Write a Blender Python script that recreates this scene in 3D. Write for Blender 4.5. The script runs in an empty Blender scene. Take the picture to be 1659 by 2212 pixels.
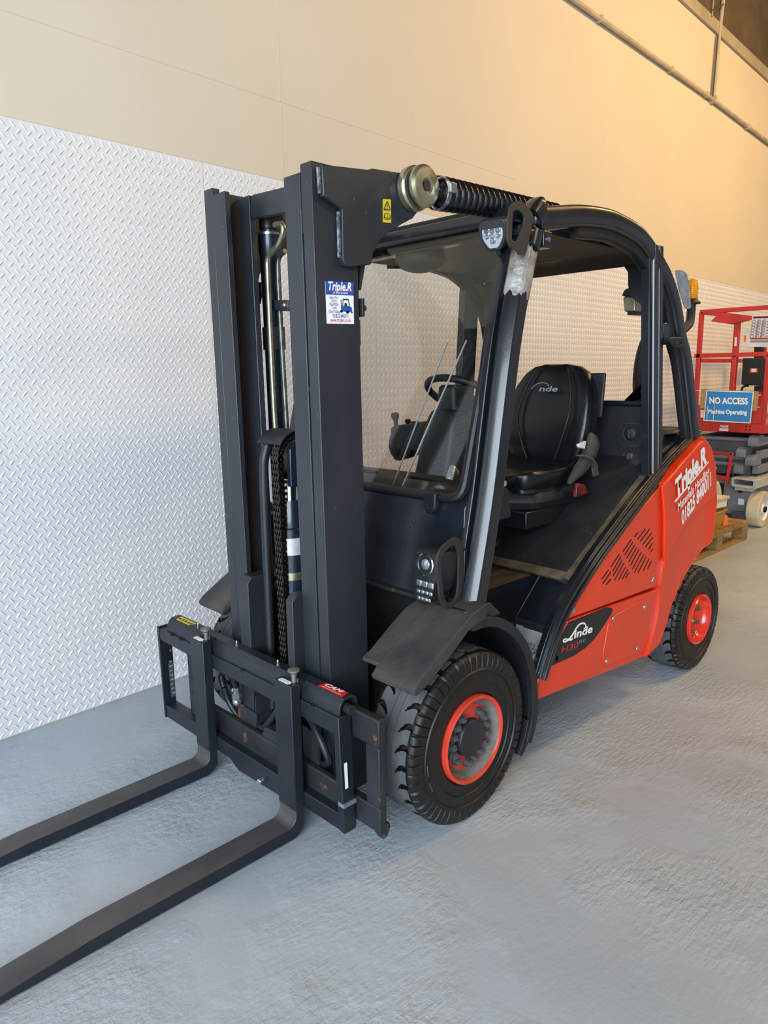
import bpy, bmesh, math, random
from mathutils import Vector, Matrix
random.seed(7)
S = bpy.context.scene
COL = S.collection
PI = math.pi

# ------------------------------------------------------------------ camera, world, lights, exposure
def look(o, fwd):
    o.rotation_euler = Vector(fwd).to_track_quat('-Z', 'Y').to_euler()
cam = bpy.data.cameras.new('camera'); camo = bpy.data.objects.new('camera', cam); COL.objects.link(camo)
yaw, pitch, roll = (0.80405, 0.19010, -0.01337)
f = Vector((math.cos(yaw)*math.cos(pitch), math.sin(yaw)*math.cos(pitch), -math.sin(pitch)))
r = Vector((math.sin(yaw), -math.cos(yaw), 0)); u = r.cross(f)
r2 = r*math.cos(roll)+u*math.sin(roll); u2 = -r*math.sin(roll)+u*math.cos(roll)
camo.matrix_world = Matrix.Translation((-1.7440, -2.0056, 1.5058)) @ Matrix((r2, u2, -f)).transposed().to_4x4()
cam.sensor_fit = 'VERTICAL'; cam.sensor_height = 24.0; cam.lens = 24.0*1544.05/2212.0
cam.clip_end = 200
S.camera = camo
S.view_settings.view_transform = 'Standard'; S.view_settings.look = 'None'
S.view_settings.gamma = 1.0; S.view_settings.exposure = 0.0; S.view_settings.use_curve_mapping = False

w = bpy.data.worlds.new('world'); S.world = w; w.use_nodes = True
w.node_tree.nodes['Background'].inputs[0].default_value = (.80, .86, 1.0, 1)
w.node_tree.nodes['Background'].inputs[1].default_value = .34

def area(name, loc, target, sx, sy, power, col, spread=180):
    l = bpy.data.lights.new(name, 'AREA'); l.shape = 'RECTANGLE'; l.size = sx; l.size_y = sy
    l.energy = power; l.color = col; l.spread = math.radians(spread)
    o = bpy.data.objects.new(name, l); COL.objects.link(o); o.location = loc
    look(o, Vector(target)-Vector(loc)); return o
# daylight through the open loading door at the front of the hall
area('daylight_door', (-6.6, -3.9, 2.9), (0.4, 0.6, 1.6), 5.0, 5.2, 1000, (.76, .87, 1.0))
# warm lamps under the roof: a hall lamp and added ones
def lamp(name, loc, power, col=(1.0, .70, .36), size=.9):
    l = bpy.data.lights.new(name, 'AREA'); l.shape = 'DISK'; l.size = size; l.energy = power; l.color = col
    o = bpy.data.objects.new(name, l); COL.objects.link(o); o.location = loc; return o
for q, e in (((3.6, -2.2, 5.5), 130), ((6.6, -2.2, 5.5), 190)):
    fl1 = lamp('warm_lamp', q, e, (1.0, .62, .24)); look(fl1, (.4, 3.2, -2.6))  # added out of view, tilted to warm the back wall
lamp('warm_lamp', (9.5, -1.4, 5.55), 90, (1.0, .68, .32))
lamp('warm_lamp', (4.4, -6.0, 5.55), 120, (1.0, .84, .62), 1.5)  # added fill for the near floor, out of view

# ------------------------------------------------------------------ mesh helpers
class MB:
    def __init__(s): s.v = []; s.f = []; s.m = []
    def add(s, vs, fs, mi=0):
        b = len(s.v); s.v += [tuple(v) for v in vs]; s.f += [tuple(i+b for i in q) for q in fs]; s.m += [mi]*len(fs); return s
    def box(s, x0, x1, y0, y1, z0, z1, mi=0):
        return s.add([(x, y, z) for z in (z0, z1) for y in (y0, y1) for x in (x0, x1)],
                     [(0, 2, 3, 1), (4, 5, 7, 6), (0, 1, 5, 4), (2, 6, 7, 3), (0, 4, 6, 2), (1, 3, 7, 5)], mi)
    def obox(s, c, X, Y, Z, mi=0):      # centre and three half-axis vectors
        c, X, Y, Z = map(Vector, (c, X, Y, Z))
        return s.add([c+X*i+Y*j+Z*k for k in (-1, 1) for j in (-1, 1) for i in (-1, 1)],
                     [(0, 2, 3, 1), (4, 5, 7, 6), (0, 1, 5, 4), (2, 6, 7, 3), (0, 4, 6, 2), (1, 3, 7, 5)], mi)
    def prism(s, poly, ax, a, b, mi=0):
        n = len(poly)
        def P(p, t): return {'x': (t, p[0], p[1]), 'y': (p[0], t, p[1]), 'z': (p[0], p[1], t)}[ax]
        return s.add([P(p, a) for p in poly]+[P(p, b) for p in poly],
                     [tuple(range(n))[::-1], tuple(range(n, 2*n))]+[(i, (i+1) % n, n+(i+1) % n, n+i) for i in range(n)], mi)
    def ringplate(s, out, inn, ax, a, b, mi=0):   # plate with a hole; out and inn resampled alike
        n = 48; out = resample(out, n); inn = resample(inn, n)
        def P(p, t): return {'x': (t, p[0], p[1]), 'y': (p[0], t, p[1]), 'z': (p[0], p[1], t)}[ax]
        vs = [P(p, a) for p in out]+[P(p, a) for p in inn]+[P(p, b) for p in out]+[P(p, b) for p in inn]
        fs = []
        for i in range(n):
            j = (i+1) % n
            fs += [(i, j, n+j, n+i), (2*n+i, 3*n+i, 3*n+j, 2*n+j), (i, 2*n+i, 2*n+j, j), (n+i, n+j, 3*n+j, 3*n+i)]
        return s.add(vs, fs, mi)
    def loft(s, rings, caps=True, closed=False, mi=0):
        n = len(rings[0]); vs = [p for q in rings for p in q]; fs = []; k = len(rings)
        for a in range(k if closed else k-1):
            b = (a+1) % k
            for i in range(n):
                j = (i+1) % n; fs.append((a*n+i, a*n+j, b*n+j, b*n+i))
        if caps and not closed: fs += [tuple(range(n))[::-1], tuple(range((k-1)*n, k*n))]
        return s.add(vs, fs, mi)
    def sweep(s, path, sec, up=(0, 0, 1), caps=True, closed=False, mi=0, scale=None):
        P = [Vector(p) for p in path]; rings = []; n = len(P); up = Vector(up)
        for i, p in enumerate(P):
            if closed: t = P[(i+1) % n]-P[i-1]
            else: t = P[min(i+1, n-1)]-P[max(i-1, 0)]
            t.normalize(); x = up.cross(t)
            if x.length < 1e-4: x = Vector((1, 0, 0)).cross(t)
            x.normalize(); y = t.cross(x); k = scale[i] if scale else 1
            rings.append([p+x*a*k+y*b*k for a, b in sec])
        return s.loft(rings, caps, closed, mi)
    def tube(s, path, r, n=12, caps=True, closed=False, mi=0):
        P = [Vector(p) for p in path]; rings = []; k = len(P); ref = None
        for i, p in enumerate(P):
            t = (P[(i+1) % k]-P[i-1]) if closed else P[min(i+1, k-1)]-P[max(i-1, 0)]
            t.normalize()
            if ref is None: ref = Vector((0, 0, 1)) if abs(t.z) < .9 else Vector((1, 0, 0))
            x = ref.cross(t)
            if x.length < 1e-5: x = Vector((0, 1, 0)).cross(t)
            x.normalize(); y = t.cross(x); ref = y.copy()
            rr = r[i] if isinstance(r, (list, tuple)) else r
            rings.append([p+(x*math.cos(2*PI*j/n)+y*math.sin(2*PI*j/n))*rr for j in range(n)])
        return s.loft(rings, caps, closed, mi)
    def cyl(s, p0, p1, r0, r1=None, n=20, mi=0):
        return s.tube([p0, p1], [r0, r0 if r1 is None else r1], n, mi=mi)
    def lathe(s, prof, o, ax, n=32, mi=0, caps=False):   # prof (radius, along)
        o = Vector(o); a = Vector(ax).normalized(); x = a.orthogonal().normalized(); y = a.cross(x)
        rings = [[o+a*t+(x*math.cos(2*PI*j/n)+y*math.sin(2*PI*j/n))*max(r, 1e-4) for j in range(n)] for r, t in prof]
        return s.loft(rings, caps, mi=mi)
    def ball(s, c, rx, ry=None, rz=None, n=14, mi=0):
        ry = ry or rx; rz = rz or rx
        return s.loft([[(c[0]+rx*math.sin(PI*i/n)*math.cos(2*PI*j/n)+1e-6, c[1]+ry*math.sin(PI*i/n)*math.sin(2*PI*j/n), c[2]+rz*math.cos(PI*i/n)) for j in range(n)]
                       for i in range(1, n)], True, mi=mi)
    def map(s, fn, start=0): s.v = s.v[:start]+[tuple(fn(*p)) for p in s.v[start:]]; return s
    def mesh(s, name, mats, sharp=35):
        me = bpy.data.meshes.new(name); me.from_pydata(s.v, [], s.f)
        for m in (mats if isinstance(mats, (list, tuple)) else [mats]): me.materials.append(m)
        me.polygons.foreach_set('material_index', s.m)
        bm = bmesh.new(); bm.from_mesh(me); bmesh.ops.recalc_face_normals(bm, faces=bm.faces); bm.to_mesh(me); bm.free()
        me.shade_smooth(); me.set_sharp_from_angle(angle=math.radians(sharp)); me.update(); return me
    def build(s, name, mats, parent=None, bevel=0, seg=2, sharp=35, kind=None, label=None):
        return link(name, s.mesh(name, mats, sharp), parent, bevel, seg, kind, label)

def link(name, me, parent=None, bevel=0, seg=2, kind=None, label=None, mw=None):
    o = bpy.data.objects.new(name, me); COL.objects.link(o)
    if mw is not None: o.matrix_world = mw
    if parent is not None:
        o.parent = parent; o.matrix_parent_inverse = world_of(parent).inverted()
    if bevel:
        b = o.modifiers.new('bevel', 'BEVEL'); b.width = bevel; b.segments = seg; b.limit_method = 'ANGLE'; b.angle_limit = math.radians(40)
    if kind: o['kind'] = kind
    if label: o['label'] = label
    return o
def world_of(o):
    m = o.matrix_basis.copy()
    while o.parent is not None: m = o.parent.matrix_basis @ o.matrix_parent_inverse @ m; o = o.parent
    return m
def thing(name, loc, label, cat, group=None):
    o = bpy.data.objects.new(name, None); COL.objects.link(o); o.location = loc; o.empty_display_size = .1
    o['label'] = label; o['category'] = cat
    if group: o['group'] = group
    return o
def resample(poly, n):
    P = [Vector(p) for p in poly]; L = [(P[(i+1) % len(P)]-P[i]).length for i in range(len(P))]; T = sum(L); out = []
    # start at the corner nearest to the angle pi from the middle, so that outer and inner outlines pair up
    c = sum(P, Vector((0, 0)))/len(P); pts = []
    i = 0; acc = 0
    for k in range(n*8):
        d = T*k/(n*8)
        while acc+L[i] < d: acc += L[i]; i += 1
        pts.append(P[i].lerp(P[(i+1) % len(P)], (d-acc)/max(L[i], 1e-9)))
    area = sum(a.x*b.y-b.x*a.y for a, b in zip(pts, pts[1:]+pts[:1]))
    if area < 0: pts.reverse()
    for k in range(n):
        a = -PI+2*PI*k/n
        out.append(min(pts, key=lambda p: abs((math.atan2(p.y-c.y, p.x-c.x)-a+PI) % (2*PI)-PI)))
    return [tuple(p) for p in out]
def rnd(pts, r, n=4):        # fillet the corners of a polygon
    out = []; k = len(pts)
    for i in range(k):
        p = Vector(pts[i]); a = Vector(pts[i-1])-p; b = Vector(pts[(i+1) % k])-p
        rr = r[i] if isinstance(r, (list, tuple)) else r
        d = min(rr, a.length*.45, b.length*.45)
        if d < 1e-5: out.append(tuple(p)); continue
        A = p+a.normalized()*d; B = p+b.normalized()*d
        for j in range(n+1):
            t = j/n; out.append(tuple(A*(1-t)**2+p*2*t*(1-t)+B*t*t))
    return out
def cr(pts, n=6, closed=False):   # Catmull-Rom
    P = [Vector(p) for p in pts]; k = len(P); out = []
    for i in range(k if closed else k-1):
        g = lambda q: P[q % k] if closed else P[max(0, min(k-1, q))]
        a, b, c, d = g(i-1), g(i), g(i+1), g(i+2)
        for j in range(n):
            t = j/n; out.append(tuple(.5*((2*b)+(c-a)*t+(2*a-5*b+4*c-d)*t*t+(3*b-a-3*c+d)*t**3)))
    if not closed: out.append(tuple(P[-1]))
    return out
def rect(w, h, r=0): 
    q = [(-w/2, -h/2), (w/2, -h/2), (w/2, h/2), (-w/2, h/2)]
    return rnd(q, r, 3) if r else q
def rr2(x0, x1, y0, y1, r): return rnd([(x0, y0), (x1, y0), (x1, y1), (x0, y1)], r, 4)
def yp(pts, y): return [(p[0], y, p[1]) for p in pts]

# ------------------------------------------------------------------ materials
def lin(h):
    c = [int(h[i:i+2], 16)/255 for i in (1, 3, 5)]
    return tuple(x/12.92 if x <= .04045 else ((x+.055)/1.055)**2.4 for x in c)+(1,)
def pm(name, col, rough=.5, metal=0, var=.12, vs=6, bump=0, bs=80, wear=None, wa=.62, ws=30, coat=0, col2=None, stretch=(1, 1, 1), spec=.5, c2a=.5):
    m = bpy.data.materials.new(name); m.use_nodes = True; N = m.node_tree.nodes; L = m.node_tree.links; b = N['Principled BSDF']
    tc = N.new('ShaderNodeTexCoord'); mp = N.new('ShaderNodeMapping'); mp.inputs['Scale'].default_value = stretch; L.new(tc.outputs['Object'], mp.inputs[0])
    n1 = N.new('ShaderNodeTexNoise'); n1.inputs['Scale'].default_value = vs; n1.inputs['Detail'].default_value = 6; L.new(mp.outputs[0], n1.inputs[0])
    c = lin(col); d = lin(col2) if col2 else tuple(x*(1-2*var) for x in c[:3])+(1,); e = c if col2 else tuple(min(1, x*(1+var)) for x in c[:3])+(1,)
    mx = N.new('ShaderNodeMix'); mx.data_type = 'RGBA'; mx.inputs[6].default_value = d; mx.inputs[7].default_value = e
    mr = N.new('ShaderNodeMapRange'); mr.inputs[1].default_value = c2a-.18; mr.inputs[2].default_value = c2a+.18; L.new(n1.outputs[0], mr.inputs[0]); L.new(mr.outputs[0], mx.inputs[0])
    out = mx.outputs[2]
    if wear:
        n2 = N.new('ShaderNodeTexNoise'); n2.inputs['Scale'].default_value = ws; n2.inputs['Detail'].default_value = 8; n2.inputs['Roughness'].default_value = .7; L.new(mp.outputs[0], n2.inputs[0])
        m2 = N.new('ShaderNodeMapRange'); m2.inputs[1].default_value = wa; m2.inputs[2].default_value = wa+.05; L.new(n2.outputs[0], m2.inputs[0])
        x2 = N.new('ShaderNodeMix'); x2.data_type = 'RGBA'; x2.inputs[7].default_value = lin(wear); L.new(m2.outputs[0], x2.inputs[0]); L.new(out, x2.inputs[6]); out = x2.outputs[2]
    L.new(out, b.inputs['Base Color'])
    b.inputs['Metallic'].default_value = metal; b.inputs['Specular IOR Level'].default_value = spec
    ra = N.new('ShaderNodeMapRange'); ra.inputs[3].default_value = max(0, rough-.08); ra.inputs[4].default_value = min(1, rough+.1); L.new(n1.outputs[0], ra.inputs[0]); L.new(ra.outputs[0], b.inputs['Roughness'])
    if coat: b.inputs['Coat Weight'].default_value = coat; b.inputs['Coat Roughness'].default_value = .12
    if bump:
        n3 = N.new('ShaderNodeTexNoise'); n3.inputs['Scale'].default_value = bs; n3.inputs['Detail'].default_value = 3; L.new(mp.outputs[0], n3.inputs[0])
        bp = N.new('ShaderNodeBump'); bp.inputs['Strength'].default_value = bump; bp.inputs['Distance'].default_value = .01; L.new(n3.outputs[0], bp.inputs['Height']); L.new(bp.outputs[0], b.inputs['Normal'])
    return m
M = {}
M['cream'] = pm('cream_wall_paint', '#d3c8b3', .75, var=.02, vs=1.2, bump=.12, bs=14)
M['panel'] = pm('white_panel_plastic', '#dadad9', .36, var=.015, vs=2, bump=.05, bs=40)
M['soffit'] = pm('dark_soffit', '#5a4c38', .9, var=.15, vs=3)
M['beam'] = pm('beam_paint', '#a59a84', .8, var=.1, vs=4)
M['pipe'] = pm('conduit_paint', '#b3a88f', .5, var=.1)
M['mast'] = pm('mast_paint', '#292c31', .42, var=.14, vs=5, bump=.06, bs=90, wear='#6e675c', wa=.665, ws=34, stretch=(1, 1, .45))
M['mastin'] = pm('greased_channel_steel', '#452e25', .4, var=.3, vs=5, col2='#291b17', stretch=(1, 1, .3))
M['carr'] = pm('carriage_paint', '#1d2128', .4, var=.1, vs=7, bump=.05, bs=120, wear='#57524b', wa=.72, ws=40)
M['rusty'] = pm('worn_rusty_steel', '#24262a', .55, var=.2, vs=9, wear='#74492a', wa=.61, ws=14, bump=.15, bs=60)
M['forktop'] = pm('fork_steel', '#544e4d', .5, var=.25, vs=9, col2='#3a3738', wear='#77706a', wa=.68, ws=20, stretch=(.4, 1, 1))
M['frame'] = pm('black_frame_paint', '#13171d', .3, var=.1, vs=4, bump=.03, bs=120, coat=.4, wear='#4a443c', wa=.75, ws=24)
M['knob'] = pm('dull_zinc', '#8a877c', .45, metal=.6, var=.15, vs=40)
M['guard'] = pm('warm_lit_guard_paint', '#302c28', .5, var=.1)  # warm light on the guards is mixed into this colour
M['framew'] = pm('chipped_bare_metal', '#b9b8b4', .4, metal=.5, var=.2, vs=18, col2='#6e5338', c2a=.42, bump=.3, bs=60)
M['blackp'] = pm('black_plastic', '#1a1c1f', .5, var=.1, vs=10, bump=.1, bs=250)
M['cowl'] = pm('cowl_paint', '#171b23', .26, var=.12, vs=6, bump=.06, bs=70, coat=.3, wear='#3a4350', wa=.70, ws=9)
M['fender'] = pm('dusty_fender_plastic', '#4a443d', .6, var=.2, vs=6, bump=.2, bs=60, col2='#26282c', wear='#6d645a', wa=.69, ws=25)
M['red'] = pm('orange_red_paint', '#df3409', .3, var=.05, vs=4, bump=.05, bs=260, coat=.3)
M['rim'] = pm('orange_rim_paint', '#d8402a', .4, var=.12, vs=8, wear='#5c4a42', wa=.66, ws=22)
M['dish'] = pm('dusty_rim_dish', '#7a7672', .8, var=.2, vs=12, col2='#5a534d')
M['nut'] = pm('dark_steel_nut', '#4a4a4a', .35, metal=.7, var=.2)
M['lug'] = pm('grey_lug_nut', '#5f6062', .4, metal=.4, var=.2, vs=60)
M['hub'] = pm('hub_cap_steel', '#2b2c31', .45, metal=.3, var=.15)
M['tread'] = pm('grey_tread_rubber', '#56585a', .8, var=.12, vs=20, bump=.15, bs=120)
M['side'] = pm('sidewall_rubber', '#13100e', .5, var=.2, vs=6, bump=.05, bs=90)
M['rubber'] = pm('black_rubber', '#111214', .5, var=.1)
M['bellow'] = pm('glossy_bellows_rubber', '#0d0e11', .22, var=.05)
M['hose'] = pm('hydraulic_hose', '#1d2126', .45, var=.1)
M['zinc'] = pm('yellow_zinc_plate', '#b0a98c', .28, metal=.85, var=.12, vs=20)
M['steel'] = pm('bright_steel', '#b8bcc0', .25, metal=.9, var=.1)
M['pipe_d'] = pm('dull_pipe', '#6c6d66', .4, metal=.7, var=.25, vs=40)
M['chrome'] = pm('chrome', '#dfe3e6', .08, metal=1, var=.02)
M['pipe_st'] = pm('zinc_pipe', '#a79f86', .28, metal=.8, var=.15, vs=30)
M['alu'] = pm('aluminium_plate', '#c3c3bf', .4, metal=.25, var=.08, vs=30)
M['weld'] = pm('bright_weld', '#8f9296', .35, metal=.6, var=.3, vs=90, col2='#3a3d42')
M['cyl'] = pm('cylinder_paint', '#16202c', .3, var=.1, coat=.3)
M['chain'] = pm('oily_chain', '#1c1815', .35, metal=.5, var=.2, vs=60)
M['chainr'] = pm('chain_roller', '#5a5148', .3, metal=.8, var=.2, vs=60)
M['vinyl'] = pm('black_vinyl', '#111316', .3, var=.06, vs=10, bump=.04, bs=200)
M['belt'] = pm('seat_belt_grey', '#55514a', .7, var=.12, vs=30)
M['mat'] = pm('rubber_floor_mat', '#1e2023', .55, var=.2, vs=6, bump=.2, bs=160, wear='#3f3a33', wa=.62, ws=7)
M['matw'] = pm('worn_mat_edge', '#6d6048', .65, var=.25, vs=12, col2='#39342d', bump=.2, bs=80)
M['woodfl'] = pm('worn_floor_board', '#4a3a26', .75, var=.4, vs=8, col2='#1f1a15', stretch=(.6, 3, 1), bump=.3, bs=30, wear='#a08a64', wa=.64, ws=12)
M['white'] = pm('white_print', '#f2f2f0', .5, var=.02)
M['grey'] = pm('grey_print', '#8d9196', .5, var=.02)
M['dgrey'] = pm('dark_grey_print', '#4b4e52', .5, var=.02)
M['pouch'] = pm('dark_red_pouch', '#8a2326', .3, var=.3, vs=25, col2='#3a2426')
M['blue'] = pm('blue_print', '#1c4fa8', .45, var=.03)
M['redp'] = pm('red_print', '#cf2027', .45, var=.03)
M['yel'] = pm('yellow_sticker', '#e8c51c', .45, var=.04)
M['black'] = pm('black_print', '#111111', .5, var=.02)
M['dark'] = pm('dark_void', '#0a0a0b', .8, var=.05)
M['amber'] = pm('amber_lens', '#e58a0c', .25, var=.1, vs=30)
M['galv'] = pm('galvanised_sheet', '#a9b3bb', .4, metal=.6, var=.15, vs=40)
M['lred'] = pm('lift_red_paint', '#c02a25', .45, var=.1, vs=5, wear='#8c4b40', wa=.72, ws=12)
M['lgrey'] = pm('lift_grey_paint', '#767c83', .5, var=.12, vs=5, wear='#4b4a48', wa=.68, ws=9)
M['lgreyd'] = pm('lift_dark_grey', '#4f545a', .5, var=.12, vs=5)
M['cream_r'] = pm('cream_tyre', '#cfc5a4', .7, var=.12, vs=7)
M['ply'] = pm('plywood', '#a98a58', .7, var=.15, vs=10, stretch=(1, 1, 4))
M['sign'] = pm('blue_sign', '#2a86c8', .4, var=.06, vs=6)
M['board'] = pm('white_board', '#dfe0dd', .45, var=.04)
M['wood'] = pm('pallet_wood', '#a4834f', .75, var=.22, vs=5, col2='#7d6138', stretch=(.5, 4, 4), bump=.2, bs=40)
M['bin'] = pm('yellow_bin_plastic', '#b98a25', .5, var=.15, vs=8)
M['orange'] = pm('orange_plastic', '#f07a14', .5, var=.05)
M['taupe'] = pm('wall_box_white', '#e3e0da', .5, var=.04)
def glass(name, col, rough=0, f0=.045):
    m = bpy.data.materials.new(name); m.use_nodes = True; N = m.node_tree.nodes; L = m.node_tree.links
    for n in list(N): N.remove(n)
    o = N.new('ShaderNodeOutputMaterial'); t = N.new('ShaderNodeBsdfTransparent'); t.inputs[0].default_value = col
    g = N.new('ShaderNodeBsdfGlossy'); g.inputs['Roughness'].default_value = rough; lw = N.new('ShaderNodeLayerWeight'); lw.inputs[0].default_value = .34
    pw = N.new('ShaderNodeMath'); pw.operation = 'POWER'; pw.inputs[1].default_value = 5; L.new(lw.outputs['Facing'], pw.inputs[0])   # Schlick reflectance, alike from both sides
    ma = N.new('ShaderNodeMath'); ma.operation = 'MULTIPLY_ADD'; ma.inputs[1].default_value = 1-f0; ma.inputs[2].default_value = f0; L.new(pw.outputs[0], ma.inputs[0])
    mx = N.new('ShaderNodeMixShader'); L.new(ma.outputs[0], mx.inputs[0]); L.new(t.outputs[0], mx.inputs[1]); L.new(g.outputs[0], mx.inputs[2]); L.new(mx.outputs[0], o.inputs[0]); return m
M['glass'] = glass('windscreen_glass', (.90, .91, .90, 1), .01)
M['lens'] = glass('clear_lens', (.95, .96, .97, 1), .02)
M['reflect'] = pm('lamp_reflector', '#e8ecef', .12, metal=.9, var=.25, vs=220)

# floor: grey-blue floor paint over rough concrete
def floor_mat():
    m = bpy.data.materials.new('floor_paint'); m.use_nodes = True; N = m.node_tree.nodes; L = m.node_tree.links; b = N['Principled BSDF']
    tc = N.new('ShaderNodeTexCoord')
    def noise(sc, det=4, stretch=(1, 1, 1), rot=0, rough=.5):
        mp = N.new('ShaderNodeMapping'); mp.inputs['Scale'].default_value = stretch; mp.inputs['Rotation'].default_value = (0, 0, rot); L.new(tc.outputs['Object'], mp.inputs[0])
        n = N.new('ShaderNodeTexNoise'); n.inputs['Scale'].default_value = sc; n.inputs['Detail'].default_value = det; n.inputs['Roughness'].default_value = rough; L.new(mp.outputs[0], n.inputs[0]); return n.outputs[0]
    big = noise(.9, 5); patch = noise(1.6, 3); fine = noise(38, 5, (1, 1, 1), 0, .62); streak = noise(16, 5, (1, 4.5, 1), math.radians(58), .6)
    cr_ = N.new('ShaderNodeValToRGB'); e = cr_.color_ramp.elements; e[0].position = .3; e[0].color = lin('#9da6ad'); e[1].position = .7; e[1].color = lin('#b6bfc6'); L.new(big, cr_.inputs[0])
    dirt = N.new('ShaderNodeMapRange'); dirt.inputs[1].default_value = .62; dirt.inputs[2].default_value = .75; dirt.inputs[4].default_value = .35; L.new(noise(3.2, 6), dirt.inputs[0])
    mx = N.new('ShaderNodeMix'); mx.data_type = 'RGBA'; mx.inputs[7].default_value = lin('#8d897e'); L.new(dirt.outputs[0], mx.inputs[0]); L.new(cr_.outputs[0], mx.inputs[6]); L.new(mx.outputs[2], b.inputs['Base Color'])
    b.inputs['Roughness'].default_value = .42
    msk = N.new('ShaderNodeMapRange'); msk.inputs[1].default_value = .42; msk.inputs[2].default_value = .62; msk.inputs[3].default_value = .12; L.new(patch, msk.inputs[0])
    ad = N.new('ShaderNodeMath'); ad.operation = 'MULTIPLY_ADD'; ad.inputs[1].default_value = .85; L.new(fine, ad.inputs[0]); L.new(streak, ad.inputs[2])
    mu = N.new('ShaderNodeMath'); mu.operation = 'MULTIPLY'; L.new(ad.outputs[0], mu.inputs[0]); L.new(msk.outputs[0], mu.inputs[1])
    bp = N.new('ShaderNodeBump'); bp.inputs['Strength'].default_value = .7; bp.inputs['Distance'].default_value = .012; L.new(mu.outputs[0], bp.inputs['Height']); L.new(bp.outputs[0], b.inputs['Normal'])
    return m
M['floor'] = floor_mat()

# text: a flat print set between two baseline points, with a height
def text(name, body, p0, p1, up, h, mat, parent, shear=0, bold=0, spacing=1.0, outline=False, depth=.0006):
    c = bpy.data.curves.new(name, 'FONT'); c.body = body; c.shear = shear; c.offset = bold; c.space_character = spacing; c.resolution_u = 3
    t = bpy.data.objects.new(name, c); COL.objects.link(t); dg = bpy.context.evaluated_depsgraph_get()
    me = bpy.data.meshes.new_from_object(t.evaluated_get(dg)); bpy.data.objects.remove(t); bpy.data.curves.remove(c); me.name = name
    xs = [v.co.x for v in me.vertices]; ys = [v.co.y for v in me.vertices]
    if not xs: return None
    x0, x1 = min(xs), max(xs); hh = .70 if not body.islower() or any(q in body for q in 'bdfhklt') else .52
    p0 = Vector(p0); X = Vector(p1)-p0; U = Vector(up); U = (U-X.normalized()*U.dot(X.normalized())*0).normalized(); Nn = X.cross(U).normalized()
    for v in me.vertices:
        a = (v.co.x-x0)/(x1-x0); v.co = p0+X*a+U*(v.co.y/hh*h)+Nn*depth
    me.materials.clear(); me.materials.append(mat); me.update()
    return link(name, me, parent)
def flat(name, pts, mat, parent, nrm, d=.0006):     # a thin sticker from a 3D outline
    Nn = Vector(nrm).normalized()*d; n = len(pts); P = [Vector(p) for p in pts]
    return MB().add([p for p in P]+[p+Nn for p in P], [tuple(range(n))[::-1], tuple(range(n, 2*n))]+[(i, (i+1) % n, n+(i+1) % n, n+i) for i in range(n)]).build(name, mat, parent)

# ------------------------------------------------------------------ the hall
WT = Vector((.99912, .04192, 0)); WN = Vector((.04192, -.99912, 0)); W0 = -WN*1.19545
def W(s, d, z): return W0+WT*s+WN*d+Vector((0, 0, z))
def wbox(mb, s0, s1, d0, d1, z0, z1, mi=0):
    return mb.add([W(s, d, z) for z in (z0, z1) for d in (d0, d1) for s in (s0, s1)],
                  [(0, 2, 3, 1), (4, 5, 7, 6), (0, 1, 5, 4), (2, 6, 7, 3), (0, 4, 6, 2), (1, 3, 7, 5)], mi)
fl = MB().box(-9, 18, -11, 2.6, -.12, 0).build('floor', M['floor'], kind='structure')
wall = wbox(MB(), -8, 17, -.25, 0, 0, 5.02).build('wall_back', M['cream'], kind='structure')
sof = wbox(MB(), -8, 17, -.25, .02, 5.02, 5.7); sof.build('trim_1', M['soffit'], kind='structure')
MB().box(-9, 18, -11, 2.6, 5.7, 5.9).build('ceiling', M['soffit'], kind='structure')
wbox(MB(), -8, 17, .0, .03, 4.915, 5.03).build('trim_2', M['beam'], kind='structure', bevel=.004)
# drywall joints of the upper wall, faint raised ridges
jn = MB()
wbox(jn, -6, 2.9, 0, .0012, 2.885, 2.889)
for s_ in (.72, 1.716, 4.2): wbox(jn, s_-.002, s_+.002, 0, .0012, 2.52, 4.24)
jn.build('plaster_joint', M['cream'], wall)
# white checker-pattern wall panels: a sheet and its raised lugs, one shared mesh each
PW, PH, PX, PZ = 1.1689, 2.502, .04020, .0461
def lug_mesh():
    vs = []; fs = []
    nx, nz = int(PW/PX), int(PH/PZ)
    for i in range(nx):
        for k in range(nz):
            for q in (0, 1):
                cx = (i+.32+.5*q)*PX; cz = (k+.30+.5*q)*PZ
                if cx > PW-.012 or cz > PH-.015: continue
                a = math.radians(48 if q == 0 else 132); ux, uz = math.cos(a), math.sin(a); b = len(vs)
                for (l, w_, h) in ((-.0175, 0, 0), (-.007, .0047, 0), (.007, .0047, 0), (.0175, 0, 0), (.007, -.0047, 0), (-.007, -.0047, 0), (-.0085, 0, .0034), (.0085, 0, .0034)):
                    vs.append((cx+ux*l-uz*w_, -h-.003, cz+uz*l+ux*w_))
                for t in ((0, 6, 1), (1, 6, 7, 2), (2, 7, 3), (3, 7, 4), (4, 7, 6, 5), (5, 6, 0)): fs.append(tuple(b+x for x in t))
    me = bpy.data.meshes.new('raised_lugs'); me.from_pydata(vs, [], fs); me.materials.append(M['panel']); me.update(); return me
lugs = lug_mesh(); sheet = MB().box(.0012, PW-.0012, -.003, 0, 0, PH).mesh('panel', M['panel'])
for k in range(-5, 11):
    mw = Matrix.Translation(W(.231+PW*k, 0, .004)) @ Matrix.Rotation(math.atan2(WT.y, WT.x), 4, 'Z')
    p = link('panel', sheet, wall, mw=mw)
    link('raised_lugs', lugs, p, kind='stuff', mw=mw)
cap = wbox(MB(), -7, 13, .0, .005, PH+.004, PH+.010).build('panel_trim', M['cream'], wall)
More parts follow.
